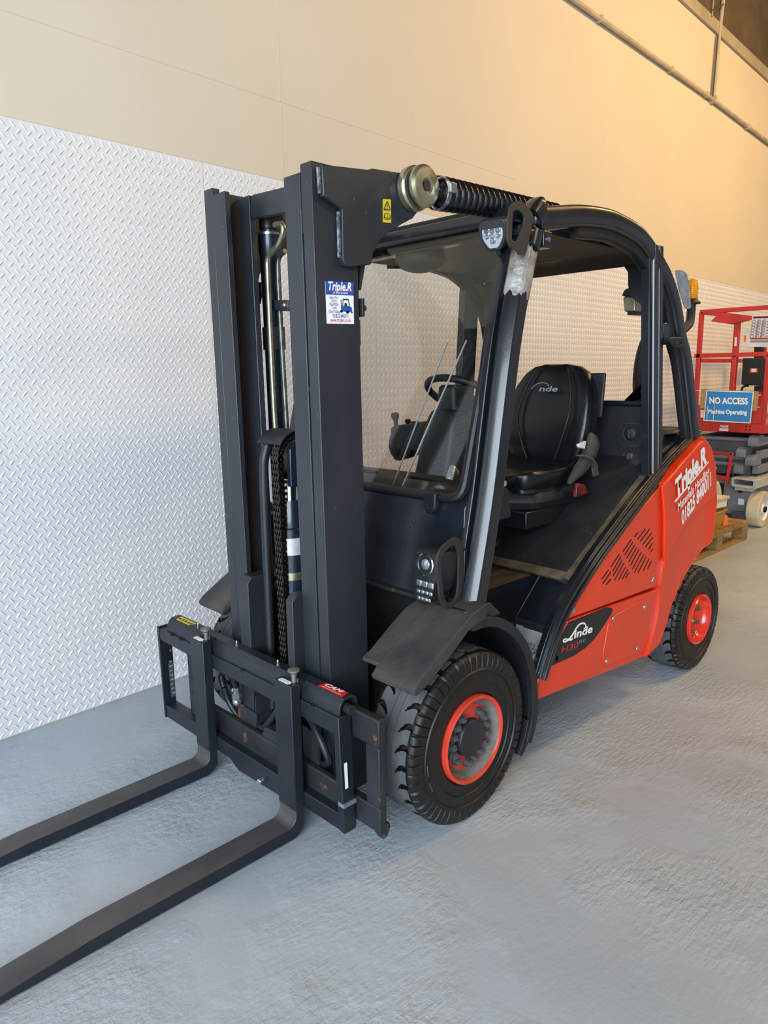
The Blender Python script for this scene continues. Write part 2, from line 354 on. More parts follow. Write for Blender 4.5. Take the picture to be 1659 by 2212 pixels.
# conduit along the upper wall
MB().tube([W(1.5, .03, 4.262), W(6.49, .03, 4.285), W(12, .03, 4.205)], .019, 10).build('conduit_pipe', M['pipe'], wall)
MB().tube([W(6.50, .03, 4.29), W(6.535, .03, 4.92), W(6.56, .06, 5.69)], .02, 10).build('branch_pipe', M['pipe'], wall)
MB().tube([W(6.47, .03, 4.29), W(6.505, .03, 4.90)], .008, 8).build('cable', M['soffit'], wall)
MB().lathe([(.0, -.03), (.036, -.03), (.036, .03), (0, .03)], W(6.5, .03, 4.287), WN, 14).build('junction_box', M['pipe'], wall)
for s_, z_ in ((4.0, 4.275), (5.4, 4.28), (6.3, 4.284), (7.6, 4.265)):
    wbox(MB(), s_-.012, s_+.012, 0, .055, z_-.026, z_+.026).build('clip', M['pipe'], wall, bevel=.004)
MB().tube([W(6.27, .01, 5.045), W(6.29, .05, 5.06), W(6.60, .05, 5.22)], .009, 8).build('hanger_arm', M['soffit'], wall)
MB().tube([W(6.29, .04, 5.0), W(6.31, .04, 5.68)], .007, 8).build('hanger_rod', M['beam'], wall)

# ------------------------------------------------------------------ the forklift
FK = thing('forklift', (0, 0, 0), 'orange-red counterbalance forklift truck with dark mast, black cab frame and lowered forks', 'forklift')
def MT(d, y, z): return (-.3457-.0095*z+d, y, z)     # mast space: depth behind the mast front

# --- mast rails
def rail(sec, z0, z1, flip=False):
    b = MB(); s_ = [(p[0], -p[1] if flip else p[1]) for p in sec]
    b.prism(s_, 'z', z0, z1); return b.map(MT)
OUT = [(0, -.294), (0, -.246), (.022, -.246), (.022, -.279), (.150, -.279), (.150, -.246), (.172, -.246), (.172, -.294)]
INN = [(-.002, -.241), (-.002, -.163), (.020, -.163), (.024, -.222), (.090, -.222), (.094, -.163), (.118, -.163), (.118, -.241)]
rail(OUT, .085, 2.108).build('mast_rail', M['mast'], FK, bevel=.003)
rail(OUT, .085, 2.132, True).build('mast_rail', M['mast'], FK, bevel=.003)
ir = rail(INN, .10, 2.086).build('inner_mast_rail', M['mast'], FK, bevel=.003)
il = rail(INN, .10, 2.108, True).build('inner_mast_rail', M['mast'], FK, bevel=.003)
# greased running face inside the left channel
MB().box(.022, .092, .2205, .2215, .12, 2.09).map(MT).build('running_face', M['mastin'], il)
MB().box(.022, .092, -.2215, -.2205, .12, 2.07).map(MT).build('running_face', M['mastin'], ir)
for sg, z in ((-1, 2.108), (1, 2.132)):              # stop blocks on top of the outer rails
    MB().box(.001, .03, min(sg*.241, sg*.252), max(sg*.241, sg*.252), z-.19, z).map(MT).build('stop_block', M['mast'], FK, bevel=.002)
# crossheads
cx = MB().prism(rnd([(-.165, 2.095), (.165, 2.11), (.165, 2.035), (.06, 2.028), (-.06, 2.02), (-.165, 1.99)], .02), 'x', .10, .125).map(MT)
cx.build('crosshead', M['mast'], FK, bevel=.004)
MB().prism([(-.222, .55), (.222, .55), (.222, .40), (-.222, .40)], 'x', .128, .148).map(MT).build('crosshead', M['mast'], FK, bevel=.004)
# rear lift cylinders with their heads and pipes
for sg in (1, -1):
    c = MB().lathe([(0, .35), (.036, .35), (.036, 1.93), (.039, 1.935), (.039, 2.0), (0, 2.0)], MT(.20, sg*.205, 0), (-.0095, 0, 1), 24).build('lift_cylinder', M['cyl'], FK)
    MB().lathe([(0, 2.0), (.028, 2.0), (.028, 2.015), (.034, 2.018), (.034, 2.065), (0, 2.065)], MT(.20, sg*.205, 0), (-.0095, 0, 1), 20).build('cylinder_head', M['nut'], c)
    MB().lathe([(.0365, 1.995), (.0395, 1.997), (.0395, 2.004), (.0365, 2.006)], MT(.20, sg*.205, 0), (-.0095, 0, 1), 24).build('seal_ring', M['steel'], c)
    MB().lathe([(.037, 1.60), (.041, 1.60), (.041, 1.68), (.037, 1.68)], MT(.20, sg*.205, 0), (-.0095, 0, 1), 24).build('band', M['nut'], c)
pp = cr([(-.215, a, b) for a, b in [(0.098,2.009),(0.066,2.010),(0.052,1.995),(0.058,1.972),(0.086,1.943),(0.131,1.921),(0.148,1.902),(0.151,1.867),(0.151,1.686),(0.149,1.444),(0.143,1.260),(0.116,0.667)]], 5)
hp = MB().tube(pp, .0100, 12).build('steel_pipe', M['pipe_st'], FK)
MB().lathe([(0, 0), (.02, 0), (.02, .03), (.015, .03), (.015, .05), (0, .05)], (-.19, .125, 2.035), (-.35, -.7, .1), 6).build('pipe_nut', M['nut'], hp)
MB().tube(cr([(-.165, a, b) for a, b in [(0.113,1.933),(0.143,1.922),(0.157,1.902),(0.160,1.864),(0.159,1.769),(0.151,1.525),(0.143,1.291),(0.125,0.653)]], 5), .0092, 12).build('steel_pipe', M['pipe_d'], FK)
pb = MB().prism([(0.203,1.774),(0.074,1.764),(0.076,1.727),(0.200,1.739)], 'x', -.190, -.150).build('pipe_clamp', M['mast'], FK, bevel=.004)
MB().ball((-.193, *[(0.088,1.748)][0]), .010, .010, .010).build('clamp_bolt', M['steel'], pb)

# --- free-lift cylinder, chain, hose in the middle of the mast
cx0, cy0 = -.282, -.022
fc = MB().lathe([(0, .12), (.046, .12), (.046, .80), (.046, .985), (.041, .99), (.041, 1.075), (.038, 1.08), (.038, 1.085), (0, 1.085)], (cx0, cy0, 0), (0, 0, 1), 32).build('free_lift_cylinder', M['cyl'], FK)
MB().lathe([(.030, 1.08), (.030, 1.16)], (cx0, cy0, 0), (0, 0, 1), 24).build('piston_rod', M['chrome'], fc)
MB().lathe([(.046, .895), (.0485, .896), (.0485, .955), (.046, .956)], (cx0, cy0, 0), (0, 0, 1), 32).build('band', M['alu'], fc)
MB().lathe([(.046, .805), (.0475, .806), (.0475, .832), (.046, .833)], (cx0, cy0, 0), (0, 0, 1), 32).build('band', M['pipe_st'], fc)
MB().prism(rnd([(cx0-.028, 1.135), (cx0+.03, 1.135), (cx0+.03, 1.27), (cx0-.006, 1.285), (cx0-.028, 1.262)], .004), 'y', cy0-.045, cy0-.022).build('yoke', M['cyl'], fc, bevel=.004)
MB().prism(rnd([(cx0-.028, 1.135), (cx0+.03, 1.135), (cx0+.03, 1.27), (cx0-.006, 1.285), (cx0-.028, 1.262)], .004), 'y', cy0+.030, cy0+.05).build('yoke', M['cyl'], fc, bevel=.004)
px0, pz0, pr = cx0+.015, 1.235, .062
MB().lathe([(0, -.018), (pr-.008, -.018), (pr-.004, -.022), (pr-.004, .022), (pr-.008, .018), (0, .018)], (px0, cy0, pz0), (0, 1, 0), 40).build('chain_pulley', M['pipe_st'], fc)
MB().lathe([(0, 0), (.016, 0), (.016, .012), (0, .012)], (px0, cy0-.045, pz0), (0, -1, 0), 20).build('pulley_pin', M['nut'], fc)
# chain: front run, over the pulley
path = [(px0-pr-.006, .47+i*.0205) for i in range(38)]
path = [p for p in path if p[1] < pz0]
na = 12
for i in range(na+1):
    a = PI-(PI*.82)*i/na; path.append((px0+(pr+.006)*math.cos(a), pz0+(pr+.006)*math.sin(a)))
ch = MB()
for st in (-1, 0, 1):
    for i in range(0, len(path)-1):
        (xa, za), (xb, zb) = path[i], path[i+1]; c = Vector(((xa+xb)/2, cy0+st*.013+(.0035 if i % 2 else -.0035), (za+zb)/2)); d = Vector((xb-xa, 0, zb-za))
        ch.obox(c, d*.62, Vector((0, .0016, 0)), Vector((-d.z, 0, d.x)).normalized()*.0075)
cho = ch.build('chain', M['chain'], FK, bevel=.0015, seg=1)
ro = MB().lathe([(0, -.021), (.0062, -.021), (.0062, .021), (0, .021)], (0, 0, 0), (0, 1, 0), 8).mesh('chain_roller', M['chainr'])
pl = MB()
def eight(L, r):
    o = []
    for k in range(9): a = -PI/2+PI*k/8; o.append((L/2+r*math.cos(a), r*math.sin(a)))
    o.append((0, r*.72))
    for k in range(9): a = PI/2+PI*k/8; o.append((-L/2+r*math.cos(a), r*math.sin(a)))
    o.append((0, -r*.72)); return o
pl.prism(eight(.0205, .0118), 'y', -.0015, .0015)
for q in (-1, 1): pl.lathe([(0, -.004), (.0036, -.0035), (.0042, 0)], (q*.01025, 0, 0), (0, 1, 0), 10, mi=1)
plm = pl.mesh('chain_link', [M['chain'], M['chainr']])
for i in range(len(path)-1):
    (xa, za), (xb, zb) = path[i], path[i+1]
    link('chain_roller', ro, cho, mw=Matrix.Translation((xa, cy0, za)))
    if i % 2 == 0:
        a = math.atan2(zb-za, xb-xa)
        link('chain_link', plm, cho, mw=Matrix.Translation(((xa+xb)/2, cy0-.0245, (za+zb)/2)) @ Matrix.Rotation(-a, 4, 'Y'))
MB().tube(cr([(-.335, .062, .30), (-.335, .06, .8), (-.338, .052, 1.15), (-.332, .047, 1.24), (-.305, .045, 1.295), (-.265, .04, 1.31), (-.22, .04, 1.30)], 8), .0165, 14).build('lift_hose', M['hose'], FK)
gp = []
for t in range(9):
    a = math.radians(150-100*t/8); gp.append((px0+(pr+.030)*math.cos(a), pz0+(pr+.030)*math.sin(a)))
gg = [(x, z) for x, z in gp]+[(px0+(pr+.026)*math.cos(math.radians(150-100*t/8)), pz0+(pr+.026)*math.sin(math.radians(150-100*t/8))) for t in range(8, -1, -1)]
MB().prism(gg, 'y', cy0-.04, cy0+.095).build('chain_guard', M['rusty'], FK)
# carriage side pads running in the inner rails
for (y0, y1, z1) in ((.10, .162, .80), (-.162, -.125, .79)):
    MB().prism([(-.395, .16), (-.395, z1-.02), (-.375, z1), (-.29, z1), (-.29, .16)], 'y', y0, y1).build('carriage_upright', M['mast'], FK, bevel=.003)

# --- carriage plate with end windows
ca = MB()
ca.box(-.400, -.370, -.575, .575, .405, .497)
ca.box(-.400, -.3705, -.575, .575, .122, .205)
for sg in (-1, 1): ca.box(-.400, -.3705, min(sg*.575, sg*.515), max(sg*.575, sg*.515), .205, .405)
cab = ca.build('carriage', M['rusty'], FK, bevel=.004)
MB().prism([(-.400, .125), (-.372, .125), (-.372, .145), (-.36, .145), (-.36, .127), (-.372, .105), (-.388, .10)], 'y', -.578, -.548).build('retaining_hook', M['rusty'], cab, bevel=.002)
MB().box(-.425, -.40, -.45, .52, .145, .235).build('lower_bar', M['rusty'], cab, bevel=.006)
MB().prism(rnd([(-.10, .235), (.02, .235), (.0, .275), (-.07, .28)], .01), 'x', -.42, -.37).build('bar_lug', M['rusty'], cab, bevel=.004)
hb = MB().prism([(.198, .30), (.072, .29), (.088, .18), (.198, .198)], 'x', -.402, -.396).build('hose_bracket', M['rusty'], cab)
MB().box(-.40, -.33, .078, .083, .18, .36).build('hose_bracket', M['rusty'], cab)
MB().prism([(-.20, .35), (-.285, .34), (-.285, .215), (-.20, .235)], 'x', -.40, -.394).build('hose_bracket', M['rusty'], cab)
# hoses and fittings
MB().tube(cr([(-.405, .285, .33), (-.40, .31, .37), (-.385, .27, .395), (-.40, .21, .365), (-.41, .185, .345)], 8), .0125, 12).build('hydraulic_hose', M['hose'], FK)
MB().tube(cr([(-.405, .285, .33), (-.395, .27, .27), (-.385, .22, .22), (-.38, .18, .21)], 8), .0115, 12).build('hydraulic_hose', M['hose'], FK)
MB().tube(cr([(-.39, .07, .24), (-.40, .03, .255), (-.41, -.03, .31), (-.41, -.08, .37)], 8), .0115, 12).build('hydraulic_hose', M['hose'], FK)
MB().tube(cr([(-.385, -.19, .385), (-.40, -.25, .38), (-.41, -.315, .33), (-.40, -.335, .27), (-.385, -.29, .235)], 8), .012, 12).build('hydraulic_hose', M['hose'], FK)
ft = MB()
ft.lathe([(0, 0), (.014, 0), (.014, .022), (.018, .022), (.018, .04), (.012, .04), (.012, .06), (0, .06)], (-.425, .165, .315), (0, 0, 1), 8)
ft.lathe([(0, 0), (.015, 0), (.016, .02), (.012, .02), (.013, .055), (0, .055)], (-.425, .165, .315), (.25, .6, .5), 10); ft.ball((-.425, .165, .318), .017)
ft.build('hose_fitting', M['steel'], FK)

# --- sideshift fork frame
FXF, FXR = -.457, -.408
fr = MB(); O = [(-.460, .102), (.692, .082), (.700, .480), (-.456, .484)]
fr.prism([(-.456, .484), (.70, .480), (.70, .430), (-.456, .424)], 'x', FXF, FXR+.004)          # top bar
fr.prism([(-.470, .160), (.69, .142), (.69, .086), (-.472, .104)], 'x', FXF, FXR+.004)         # bottom bar
frame = fr.build('sideshift_frame', M['carr'], FK, bevel=.003)
MB().prism([(-.4595, .485), (-.432, .485), (-.446, .104), (-.474, .100)], 'x', FXF-.001, FXR).build('end_post', M['carr'], frame, bevel=.003)
MB().prism([(.692, .486), (.704, .486), (.692, .084), (.680, .084)], 'x', FXF-.004, FXR).build('end_post', M['carr'], frame, bevel=.002)
MB().prism([(-.449, .190), (-.476, .190), (-.476, .203), (-.449, .203)], 'x', FXF-.0018, FXR+.001).build('weld_band', M['lgrey'], frame)
# rounded cover beam above it
sec = [(-.448, .470), (-.448, .505), (-.440, .524), (-.426, .536), (-.392, .538), (-.376, .528), (-.372, .505), (-.372, .478), (-.380, .478), (-.381, .502), (-.386, .522), (-.396, .529), (-.424, .528), (-.434, .518), (-.440, .502), (-.440, .470)]
bm_ = MB().prism(sec, 'y', -.452, .632).build('cover_beam', M['carr'], frame, bevel=.0015)
MB().tube([(-.410, -.47, .498), (-.410, .60, .498)], .016, 14).build('slide_shaft', M['nut'], frame)
for y in (.43, .155, -.10): # grease nipples
    MB().lathe([(0, 0), (.006, 0), (.006, .008), (.0035, .010), (.005, .016), (.003, .022), (0, .023)], (-.418, y, .536), (0, 0, 1), 10).build('grease_nipple', M['steel'], frame)
for y in (.585, .515, .265, .07, -.33):
    MB().box(FXF-.001, FXF+.010, y-.010, y+.010, .474, .4845).build('slot', M['dark'], frame)
for (y, z) in ((.235, .478), (-.235, .482)):
    MB().lathe([(0, 0), (.007, 0), (.007, .006), (0, .006)], (FXF+.02, y, z), (0, 0, 1), 10).build('bolt', M['steel'], frame)
MB().lathe([(0, 0), (.011, 0), (.011, .02), (.008, .024), (0, .024)], (FXF, -.03, .098), (-1, -.2, 0), 12).build('bolt', M['steel'], frame)
MB().prism([(.20, .092), (-.16, .098), (-.165, .075), (.14, .062)], 'x', FXF+.004, FXR+.004).build('lower_hook', M['carr'], frame, bevel=.003)
pt = flat('rating_plate', [(-.434, .6815, .40), (-.414, .6815, .40), (-.414, .673, .17), (-.434, .673, .17)], M['dgrey'], frame, (0, -1, 0))
MB().box(-.446, -.410, .678, .684, .10, .43).build('plate_carrier', M['carr'], frame)
for i in range(9):
    z = .35-.02*i; flat('rating_plate_print', [(-.430, .6795-.00073*i, z), (-.420+.003*(i % 3), .6795-.00073*i, z), (-.420+.003*(i % 3), .6793-.00073*i, z-.006), (-.430, .6793-.00073*i, z-.006)], M['grey'], pt, (0, -1, 0), .0012)
flat('rating_plate_print', [(-.423, .6795, .395), (-.415, .6795, .395), (-.415, .679, .37), (-.423, .679, .37)], M['redp'], pt, (0, -1, 0), .0012)
# printed stickers of the frame
cq = [(-.393, -.330, .5385), (-.393, -.432, .5385), (-.425, -.440, .537), (-.425, -.322, .537)]
cs = flat('red_sticker', cq, M['redp'], frame, (0, 0, 1))
text('red_sticker_text', 'CAM', (-.412, -.338, .5392), (-.412, -.418, .5392), (1, 0, 0), .017, M['white'], frame, shear=.2, bold=.035)
text('red_sticker_text', 'attachments', (-.423, -.335, .5392), (-.423, -.430, .5392), (1, 0, 0), .006, M['white'], frame)
ys = flat('yellow_sticker', [(-.398, .600, .5375), (-.398, .480, .5375), (-.428, .492, .536), (-.428, .590, .536)], M['yel'], frame, (0, 0, 1))
for k, y in enumerate((.585, .563, .541, .519, .500)):
    MB().add([(-.422, y, .539), (-.404, y-.004, .539), (-.421, y-.014, .539)], [(0, 1, 2)]).build('pictogram', M['black'], frame)
flat('white_sticker', [(-.452, -.4735, .34), (-.440, -.4735, .34), (-.440, -.4765, .255), (-.452, -.4765, .255)], M['white'], frame, (0, -1, 0))

# --- forks
def fork(y0, y1):
    p = [(-.458, .537), (-.493, .537), (-.493, .082)]
    p += [(-.493-.032*(1-math.cos(a)), .082-.032*math.sin(a)) for a in [PI/2*k/6 for k in range(1, 7)]]
    p += [(-1.15, .047), (-1.545, .020), (-1.55, .010), (-1.53, .006), (-.512, .006)]
    p += [(-.512+.054*math.sin(a), .060-.054*math.cos(a)) for a in [PI/2*k/6 for k in range(1, 7)]]
    b = MB().prism(p, 'y', y0, y1); b.m[0] = b.m[1] = 1; return b.build('fork', [M['forktop'], M['carr']], FK, bevel=.003)
for y0, y1 in ((-.272, -.180), (.270, .362)):
    fo = fork(y0, y1); ym = (y0+y1)/2
    MB().prism([(-.4945, .5385), (-.457, .5385), (-.457, .10), (-.4945, .10)], 'y', y0-.0008, y1+.0008).build('shank_paint', M['carr'], fo, bevel=.003)
    MB().prism([(-.459, .555), (-.425, .535), (-.405, .49), (-.415, .44), (-.459, .43)], 'y', y0+.01, y1-.012).build('hanger_hook', M['carr'], fo, bevel=.004)
    MB().lathe([(0, -.03), (.008, -.03), (.008, .016), (.010, .016), (.010, .022), (.020, .031), (.020, .036), (.015, .039), (0, .039)], (-.462, ym-.022, .545), (0, 0, 1), 20).build('locking_knob', M['knob'], fo)
    MB().prism(rnd([(-.489, ym+.03), (-.489, ym-.02), (-.480, ym-.026), (-.470, ym-.02), (-.470, ym+.028), (-.480, ym+.034)], .003), 'z', .5382, .5395).build('paint_patch', M['white'], fo)

# --- tilt bracket plate, tilt cylinder with bellows
for sg in (-1, 1):
    o_ = [(-.345, 2.096), (-.341, 2.012), (-.271, 1.987), (-.273, 1.842), (-.262, 1.828), (-.242, 1.825), (-.158, 1.84), (-.148, 1.875), (-.125, 1.91), (-.085, 1.94), (-.024, 1.974), (.030, 2.000), (.050, 2.02), (.075, 2.06), (.07, 2.105), (.04, 2.128), (-.013, 2.129), (-.144, 2.12), (-.165, 2.113)]
    tb = MB().prism(o_, 'y', sg*.2945, sg*.318).build('tilt_bracket', M['mast'], FK, bevel=.004)
    if sg < 0:
        MB().tube(cr([(-.347, -.303, 2.09), (-.3435, -.303, 2.02)], 6), .007, 8).build('weld_seam', M['weld'], tb)
        MB().tube(cr([(-.2735, -.302, 1.98), (-.2745, -.302, 1.85)], 6), .007, 8).build('weld_seam', M['weld'], tb)
    c0 = Vector((.022, sg*.318, 2.085)); ax = (0, sg, 0)
    MB().lathe([(.064, 0), (.068, .005), (.068, .024), (.063, .030), (.063, .034), (0, .034)], c0, ax, 36).build('bearing_housing', M['zinc'], tb, bevel=0)
    MB().lathe([(0, .03), (.056, .03), (.056, .046), (0, .046)], c0, ax, 32).build('bearing_gap', M['dark'], tb)
    MB().lathe([(0, .0635), (.018, .0635), (.018, .068), (.024, .072), (.055, .070), (.064, .062), (.064, .052), (.058, .046), (0, .046)], c0, ax, 36).build('bearing_cap', M['zinc'], tb)
    MB().lathe([(0, .06), (.015, .06), (.015, .069), (0, .069)], c0, ax, 12).build('pin', M['nut'], tb)
    # cylinder
    yb = sg*.362; A = Vector((.075, yb, 2.078)); B = Vector((.80, yb+sg*.0, 2.105)); d = (B-A).normalized()
    tc_ = MB().cyl(A+d*.0, B, .022, n=16).build('tilt_cylinder', M['nut'], FK)
    pr_ = []; L = (B-A).length; n = 22
    for k in range(n*6+1):
        t = k/(n*6); big = .054-.012*t
        pr_.append((big-.012*(1-abs(math.sin(PI*n*t)))**1.0, .035+t*(L-.05)))
    MB().lathe([(0, .03)]+pr_+[(0, L-.01)], A, d, 28).build('bellows', M['bellow'], tc_)
    MB().lathe([(.050, .018), (.053, .018), (.053, .034), (.050, .034)], A, d, 28).build('hose_clamp', M['steel'], tc_)
    MB().box(A.x+.012, A.x+.042, yb-.068, yb-.052, A.z-.01, A.z+.022).build('clamp_screw', M['steel'], tc_, bevel=.003)
    MB().prism([(-.175, 1.842), (-.158, 1.842), (-.178, 1.765), (-.186, 1.765)], 'y', sg*.255, sg*.290).build('gusset', M['mast'], FK)
# bolt on the back of the right rail
br = MB().box(-.183, -.172, -.30, -.27, 1.685, 1.74).build('rail_bracket', M['mast'], FK, bevel=.002)
MB().lathe([(0, 0), (.009, 0), (.009, .014), (0, .014)], (-.172, -.285, 1.712), (1, 0, 0), 6).build('bolt', M['nut'], br)
# stickers on the right rail and on the bracket
y_ = -.2945
sq = [(-0.326,1.781),(-0.214,1.785),(-0.215,1.661),(-0.324,1.658)]
stk = flat('advert_sticker', yp(sq, y_), M['white'], FK, (0, -1, 0), .0008)
def sp(a, b): # point of the sticker at fractions across and down
    (x0, z0), (x1, z1), (x2, z2), (x3, z3) = sq
    return Vector(((x0*(1-a)+x1*a)*(1-b)+(x3*(1-a)+x2*a)*b, y_-.0010, (z0*(1-a)+z1*a)*(1-b)+(z3*(1-a)+z2*a)*b))
flat('sticker_band', [sp(0, 0), sp(1, 0), sp(1, .315), sp(0, .315)], M['blue'], stk, (0, -1, 0), .0003)
def st(body, a0, a1, b, h, m, **k):
    text('sticker_text', body, sp(a0, b), sp(a1, b), sp(a0, b-.1)-sp(a0, b), h, m, stk, **k)
st('Triple.R', .09, .92, .205, .024, M['white'], shear=.25, bold=.03)
flat('sticker_line', [sp(.08, .225), sp(.94, .225), sp(.94, .235), sp(.08, .235)], M['redp'], stk, (0, -1, 0), .0008)
st('Lift Truck Specialists', .25, .78, .285, .008, M['white'])
st('Sales, Hire', .12, .42, .405, .008, M['blue']); st('Service', .18, .37, .475, .008, M['blue'])
st('Hand Pallet', .12, .43, .575, .008, M['blue']); st('Trucks', .19, .36, .645, .008, M['blue'])
st('Driver Training', .08, .48, .745, .008, M['blue'])
for b in (.505, .675): flat('sticker_line', [sp(.12, b), sp(.43, b), sp(.43, b+.006), sp(.12, b+.006)], M['redp'], stk, (0, -1, 0), .0004)
st('01825 840011', .22, .78, .86, .012, M['blue']); st('www.tripler.co.uk', .12, .88, .955, .012, M['redp'])
def pg(pts, m): flat('sticker_picture', [sp(a, b) for a, b in pts], m, stk, (0, -1, 0), .0005)
pg([(.55, .62), (.56, .58), (.80, .57), (.92, .60), (.93, .70), (.80, .72), (.58, .70)], M['blue'])
pg([(.52, .42), (.545, .42), (.56, .70), (.535, .70)], M['black'])
pg([(.60, .40), (.80, .40), (.82, .43), (.60, .43)], M['black']); pg([(.60, .42), (.62, .42), (.60, .58), (.575, .58)], M['black']); pg([(.79, .42), (.82, .42), (.85, .60), (.82, .60)], M['black']); pg([(.66, .50), (.73, .50), (.75, .58), (.65, .58)], M['black'])
for (a, b, q) in ((.54, .70, .05), (.76, .72, .055), (.92, .72, .03)): pg([(a+q*math.cos(2*PI*k/12), b+q*.68*math.sin(2*PI*k/12)) for k in range(12)], M['black'])
yq = [(-0.106,2.038),(-0.071,2.042),(-0.071,1.973),(-0.107,1.970)]
yst = flat('yellow_sticker', yp(rnd(yq, .003), -.3185), M['yel'], FK, (0, -1, 0), .0008)
def yv(a, b):
    (x0, z0), (x1, z1), (x2, z2), (x3, z3) = yq
    return Vector(((x0*(1-a)+x1*a)*(1-b)+(x3*(1-a)+x2*a)*b, -.3195, (z0*(1-a)+z1*a)*(1-b)+(z3*(1-a)+z2*a)*b))
tri = MB()
for (p, q) in (((.5, .10), (.90, .44)), ((.90, .44), (.10, .44)), ((.10, .44), (.5, .10))): tri.tube([yv(*p), yv(*q)], .0014, 6)
tri.tube([yv(.5, .22), yv(.5, .34)], .0014, 6); tri.ball(tuple(yv(.5, .39)), .0016); tri.tube([yv(.1, .50), yv(.9, .50)], .0006, 5)
for pts in ([(.18, .62), (.35, .60), (.5, .64), (.65, .60), (.82, .62), (.82, .82), (.65, .80), (.5, .84), (.35, .80), (.18, .82), (.18, .62)], [(.5, .64), (.5, .84)], [(.12, .68), (.12, .86), (.5, .88), (.88, .86), (.88, .68)]): tri.tube([yv(*p) for p in pts], .0010, 5)
tri.build('warning_pictogram', M['black'], yst)

# --- wheels
def tyre_mesh(R, wd, rr, n):
    h = wd/2; K = 20; seg = n*K; prof = []          # (radius, y, u)
    def side(sg):
        q = [(rr, .016), (rr+.010, .008), (R*.60, .008), (R*.645, .007), (R*.655, .003), (R*.67, .002), (R*.745, .005), (R*.77, .006), (R*.778, .001), (R*.80, .001), (R*.81, .005), (R*.86, .004), (R*.91, .005), (R*.95, .008), (R*.975, .014), (R*.992, .024)]
        return [(r, sg*(-h+d), 1+(.99-r/R)*2) for r, d in q]
    tr = sorted(set([-(h-.034)+2*(h-.034)*k/44 for k in range(45)]+[-.0185, -.0175, -.0145, -.0135, .0135, .0145, .0175, .0185]))
    prof = side(1)+[(R-.006*(abs(y)/h)**3, y, abs(y)/h) for y in tr]+side(-1)[::-1]
    vs = []; fs = []; mi = []; dep = []
    for i in range(seg):
        for (r, y, u) in prof:
            uu = min(u, 1); sh = .40*((max(uu, .30)-.62)/.32)**2 if uu < .62 else .28*((uu-.62)/.38)**2   # the mesh lines follow the curved grooves
            ps = (i/K+(0 if y < 0 else .5)) % 1.0; a = min(ps, 1-ps); c = abs(ps-.5); d = 0
            if .30 < u < 1.34:      # long sickle groove, running over the shoulder into a radial slot
                hw = .02+.115*math.sqrt(max(0, math.sin(PI*min(.80, (u-.30)/.62)))) if u < .97 else .075-.12*(u-.97)
                if a < hw: d = (.014 if u < .97 else .008)*min(1, (hw-a)/.025)
            if .70 < u < 1.28:      # short wedge between two sickles
                hw = .075*min(1, (u-.70)/.16) if u < .97 else .055-.12*(u-.97)
                if c < hw: d = max(d, (.010 if u < .97 else .007)*min(1, (hw-c)/.02))
            if .0140 < abs(y) < .0180 and u < .4: d = max(d, .004)
            ph = 2*PI*(i/K+sh)/n
            if u > .975: vs.append(((r-d*.25)*math.cos(ph), y+(d*.75 if y < 0 else -d*.75), (r-d*.25)*math.sin(ph)))
            else: vs.append(((r-d)*math.cos(ph), y, (r-d)*math.sin(ph)))
            dep.append(d)
    k = len(prof)
    for i in range(seg):
        j = (i+1) % seg
        for q in range(k-1):
            ids = (i*k+q, i*k+q+1, j*k+q+1, j*k+q); fs.append(ids)
            mi.append(0 if (prof[q][2] < .93 and prof[q+1][2] < .93 and max(dep[t] for t in ids) < .007) else 1)
    b = MB(); b.v = vs; b.f = fs; b.m = mi; return b.mesh('tyre', [M['tread'], M['side']], sharp=30)
